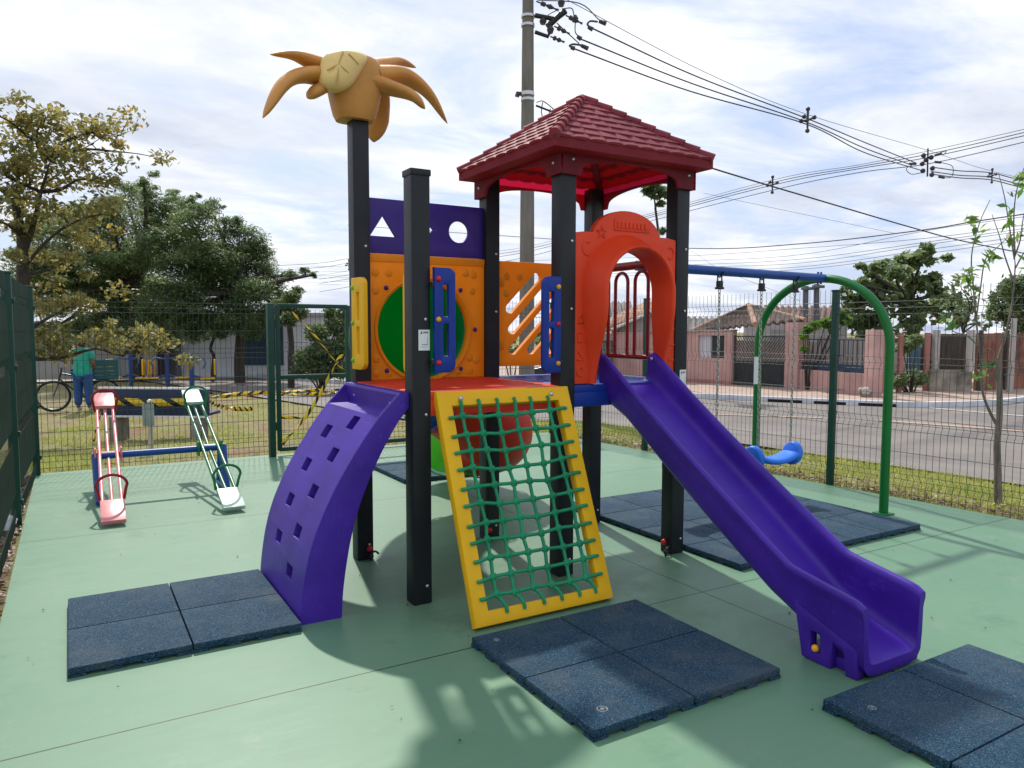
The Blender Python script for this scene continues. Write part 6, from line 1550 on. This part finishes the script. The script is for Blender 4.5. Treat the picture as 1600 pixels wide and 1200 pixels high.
for k, (y0_, y1_, y2_) in enumerate(((400, 388, 372), (414, 405, 378), (418, 411, 382), (424, 417, 390), (408, 398, 360), (428, 421, 396))):
    cable([(800, y0_ + 8, 44), (1070, y0_, 38), (1250, y1_, 34), (1450, y2_, 30), (1700, y2_ - 35, 26)], .009, ('highest', 'second', 'third', 'fourth', 'steepest', 'lowest')[k] + ' thin telephone wire above the house roofs')
cable([(1100, 302, 30), (1280, 340, 30), (1400, 365, 30)], .006, 'faint thin service wire sagging below the crossing')
cable([(1090, 398, 33), (1125, 420, 31), (1250, 470, 28)], .006, 'thin service wire dropping to the porch roof')
for k, y_ in enumerate((414, 421)): cable([(420, y_ + 2, 40), (500, y_ - 3, 38), (560, y_ - 12, 36), (700, y_ - 26, 34)], .010, ('upper', 'lower')[k] + ' distant wire beside the palm post')
def spacer(px, py, d, s, label):
    c = at(px, py, d); bm = bmesh.new(); tube(bm, [c + Vector((0, 0, .32 * s)), c, c - Vector((0, 0, .3 * s))], [.035 * s, .03 * s, .025 * s], 8)
    rt = Vector((c_r.x, c_r.y, 0))
    for u, z in ((-.18, -.02), (.18, .08), (0, .3), (0, -.28), (-.1, .1)): ball(bm, c + rt * u * s + Vector((0, 0, z * s)), .062 * s, 8, 6)
    for u, z in ((-.18, -.02), (.18, .08)): cyl(bm, c, c + rt * u * s + Vector((0, 0, z * s)), .03 * s, 6)
    tag(obj('cable_spacer', bm, M['ceramic'], None), label, 'cable spacer', 'spacers on the overhead cables')
spacer(1262, 188, S1, 1, 'cable spacer on the cables from the pole, above the swing beam'); spacer(1207, 289, S4, 1, 'cable spacer on the crossing line, near the red roof corner'); spacer(1550, 275, S3, .8, 'cable spacer near the top of the sapling')
spacer(545, 414, 38, .8, 'small cable spacer on the distant wires beside the palm post')
c = at(1449, 255, S2); sp_t = thing('cable_crossing', 'cluster of insulators and loops where the two cable lines cross', 'insulators', c)
bm = bmesh.new(); cyl(bm, at(1450, 232, S2), at(1449, 276, S2), .025, 8); obj('rod', bm, M['dark_metal'], sp_t)
bm = bmesh.new()
for q in ((1443, 243), (1455, 246), (1441, 256), (1457, 263), (1442, 267), (1456, 273), (1447, 250)): ball(bm, at(*q, S2), .082, 8, 6)
for a, b in (((1460, 243), (1472, 240)), ((1460, 253), (1471, 254)), ((1420, 256), (1432, 256)), ((1466, 276), (1476, 278))): tube(bm, [at(*a, S2), at(*b, S2)], .04, 7)
pieces('insulator', bm, M['ceramic'], sp_t)
bm = bmesh.new()
for pts in ([(1460, 242), (1478, 236), (1474, 242)], [(1471, 254), (1488, 260), (1487, 276), (1474, 278)], [(1425, 258), (1416, 264), (1424, 272), (1440, 270)]): tube(bm, smooth_path([at(*q, S2) for q in pts], 6), .012, 5)
pieces('jumper_wire', bm, M['cable'], sp_t)

# ------------------------------------------------------------------ light and sky
SUN_DIR = Vector((.2, .98, 0)).normalized() * math.cos(R(50.5)) + Vector((0, 0, math.sin(R(50.5))))
sl = D.lights.new('sun', 'SUN'); sl.energy = 2.45; sl.angle = R(1.5); sl.color = (1, .95, .87)
so = D.objects.new('sun', sl); C.objects.link(so); so.rotation_euler = SUN_DIR.to_track_quat('Z', 'Y').to_euler(); so.location = (0, 0, 20)
w = D.worlds.new('World'); scene.world = w; w.use_nodes = True; nt = w.node_tree; bg = nt.nodes['Background']
sky = nd(nt, 'ShaderNodeTexSky', sky_type='NISHITA'); sky.sun_disc = False; sky.sun_elevation = R(50.5); sky.sun_rotation = math.atan2(.2, .98); sky.air_density = 1.0; sky.dust_density = 2.0
tc = nd(nt, 'ShaderNodeTexCoord'); sx = nd(nt, 'ShaderNodeSeparateXYZ'); nt.links.new(tc.outputs['Generated'], sx.inputs[0])
dz = nd(nt, 'ShaderNodeMath', operation='ADD'); nt.links.new(sx.outputs[2], dz.inputs[0]); dz.inputs[1].default_value = .10
dm = nd(nt, 'ShaderNodeMath', operation='MAXIMUM'); nt.links.new(dz.outputs[0], dm.inputs[0]); dm.inputs[1].default_value = .03
cx = nd(nt, 'ShaderNodeCombineXYZ')
for i in (0, 1):
    dv = nd(nt, 'ShaderNodeMath', operation='DIVIDE'); nt.links.new(sx.outputs[i], dv.inputs[0]); nt.links.new(dm.outputs[0], dv.inputs[1]); nt.links.new(dv.outputs[0], cx.inputs[i])
mp = nd(nt, 'ShaderNodeMapping'); mp.inputs['Rotation'].default_value = (0, 0, R(35)); mp.inputs['Scale'].default_value = (1.0, 1.35, 1); mp.inputs['Location'].default_value = (.35, .2, 0); nt.links.new(cx.outputs[0], mp.inputs[0])
def wn(scale, det, rgh, dist=0):
    n = nd(nt, 'ShaderNodeTexNoise'); n.inputs['Scale'].default_value = scale; n.inputs['Detail'].default_value = det; n.inputs['Roughness'].default_value = rgh; n.inputs['Distortion'].default_value = dist; nt.links.new(mp.outputs[0], n.inputs['Vector']); return n
n1 = wn(.95, 9, .60, .5); n2 = wn(.45, 6, .55, .3); n3 = wn(2.2, 9, .62, .5)
cov = ramp(nt, n1.outputs[0], [(.38, (0, 0, 0)), (.55, (1, 1, 1))])
shade = ramp(nt, n2.outputs[0], [(.36, (4.2, 4.6, 5.5)), (.48, (6.2, 6.4, 6.8)), (.62, (7.9, 7.9, 7.9))])
fine = ramp(nt, n3.outputs[0], [(.35, (.88, .90, .94)), (.6, (1, 1, 1))])
cloud = mixc(nt, 1.0, shade.outputs[0], fine.outputs[0], 'MULTIPLY')
skyc = mixc(nt, .75, sky.outputs[0], (3.6, 4.4, 6.3))
nt.links.new(mixc(nt, cov.outputs[0], skyc, cloud), bg.inputs[0]); bg.inputs[1].default_value = .10
# render settings
scene.view_settings.view_transform = 'Standard'; scene.view_settings.look = 'None'; scene.view_settings.exposure = .66; scene.view_settings.gamma = 1
scene.render.engine = 'CYCLES'; scene.cycles.max_bounces = 6; scene.cycles.transparent_max_bounces = 8
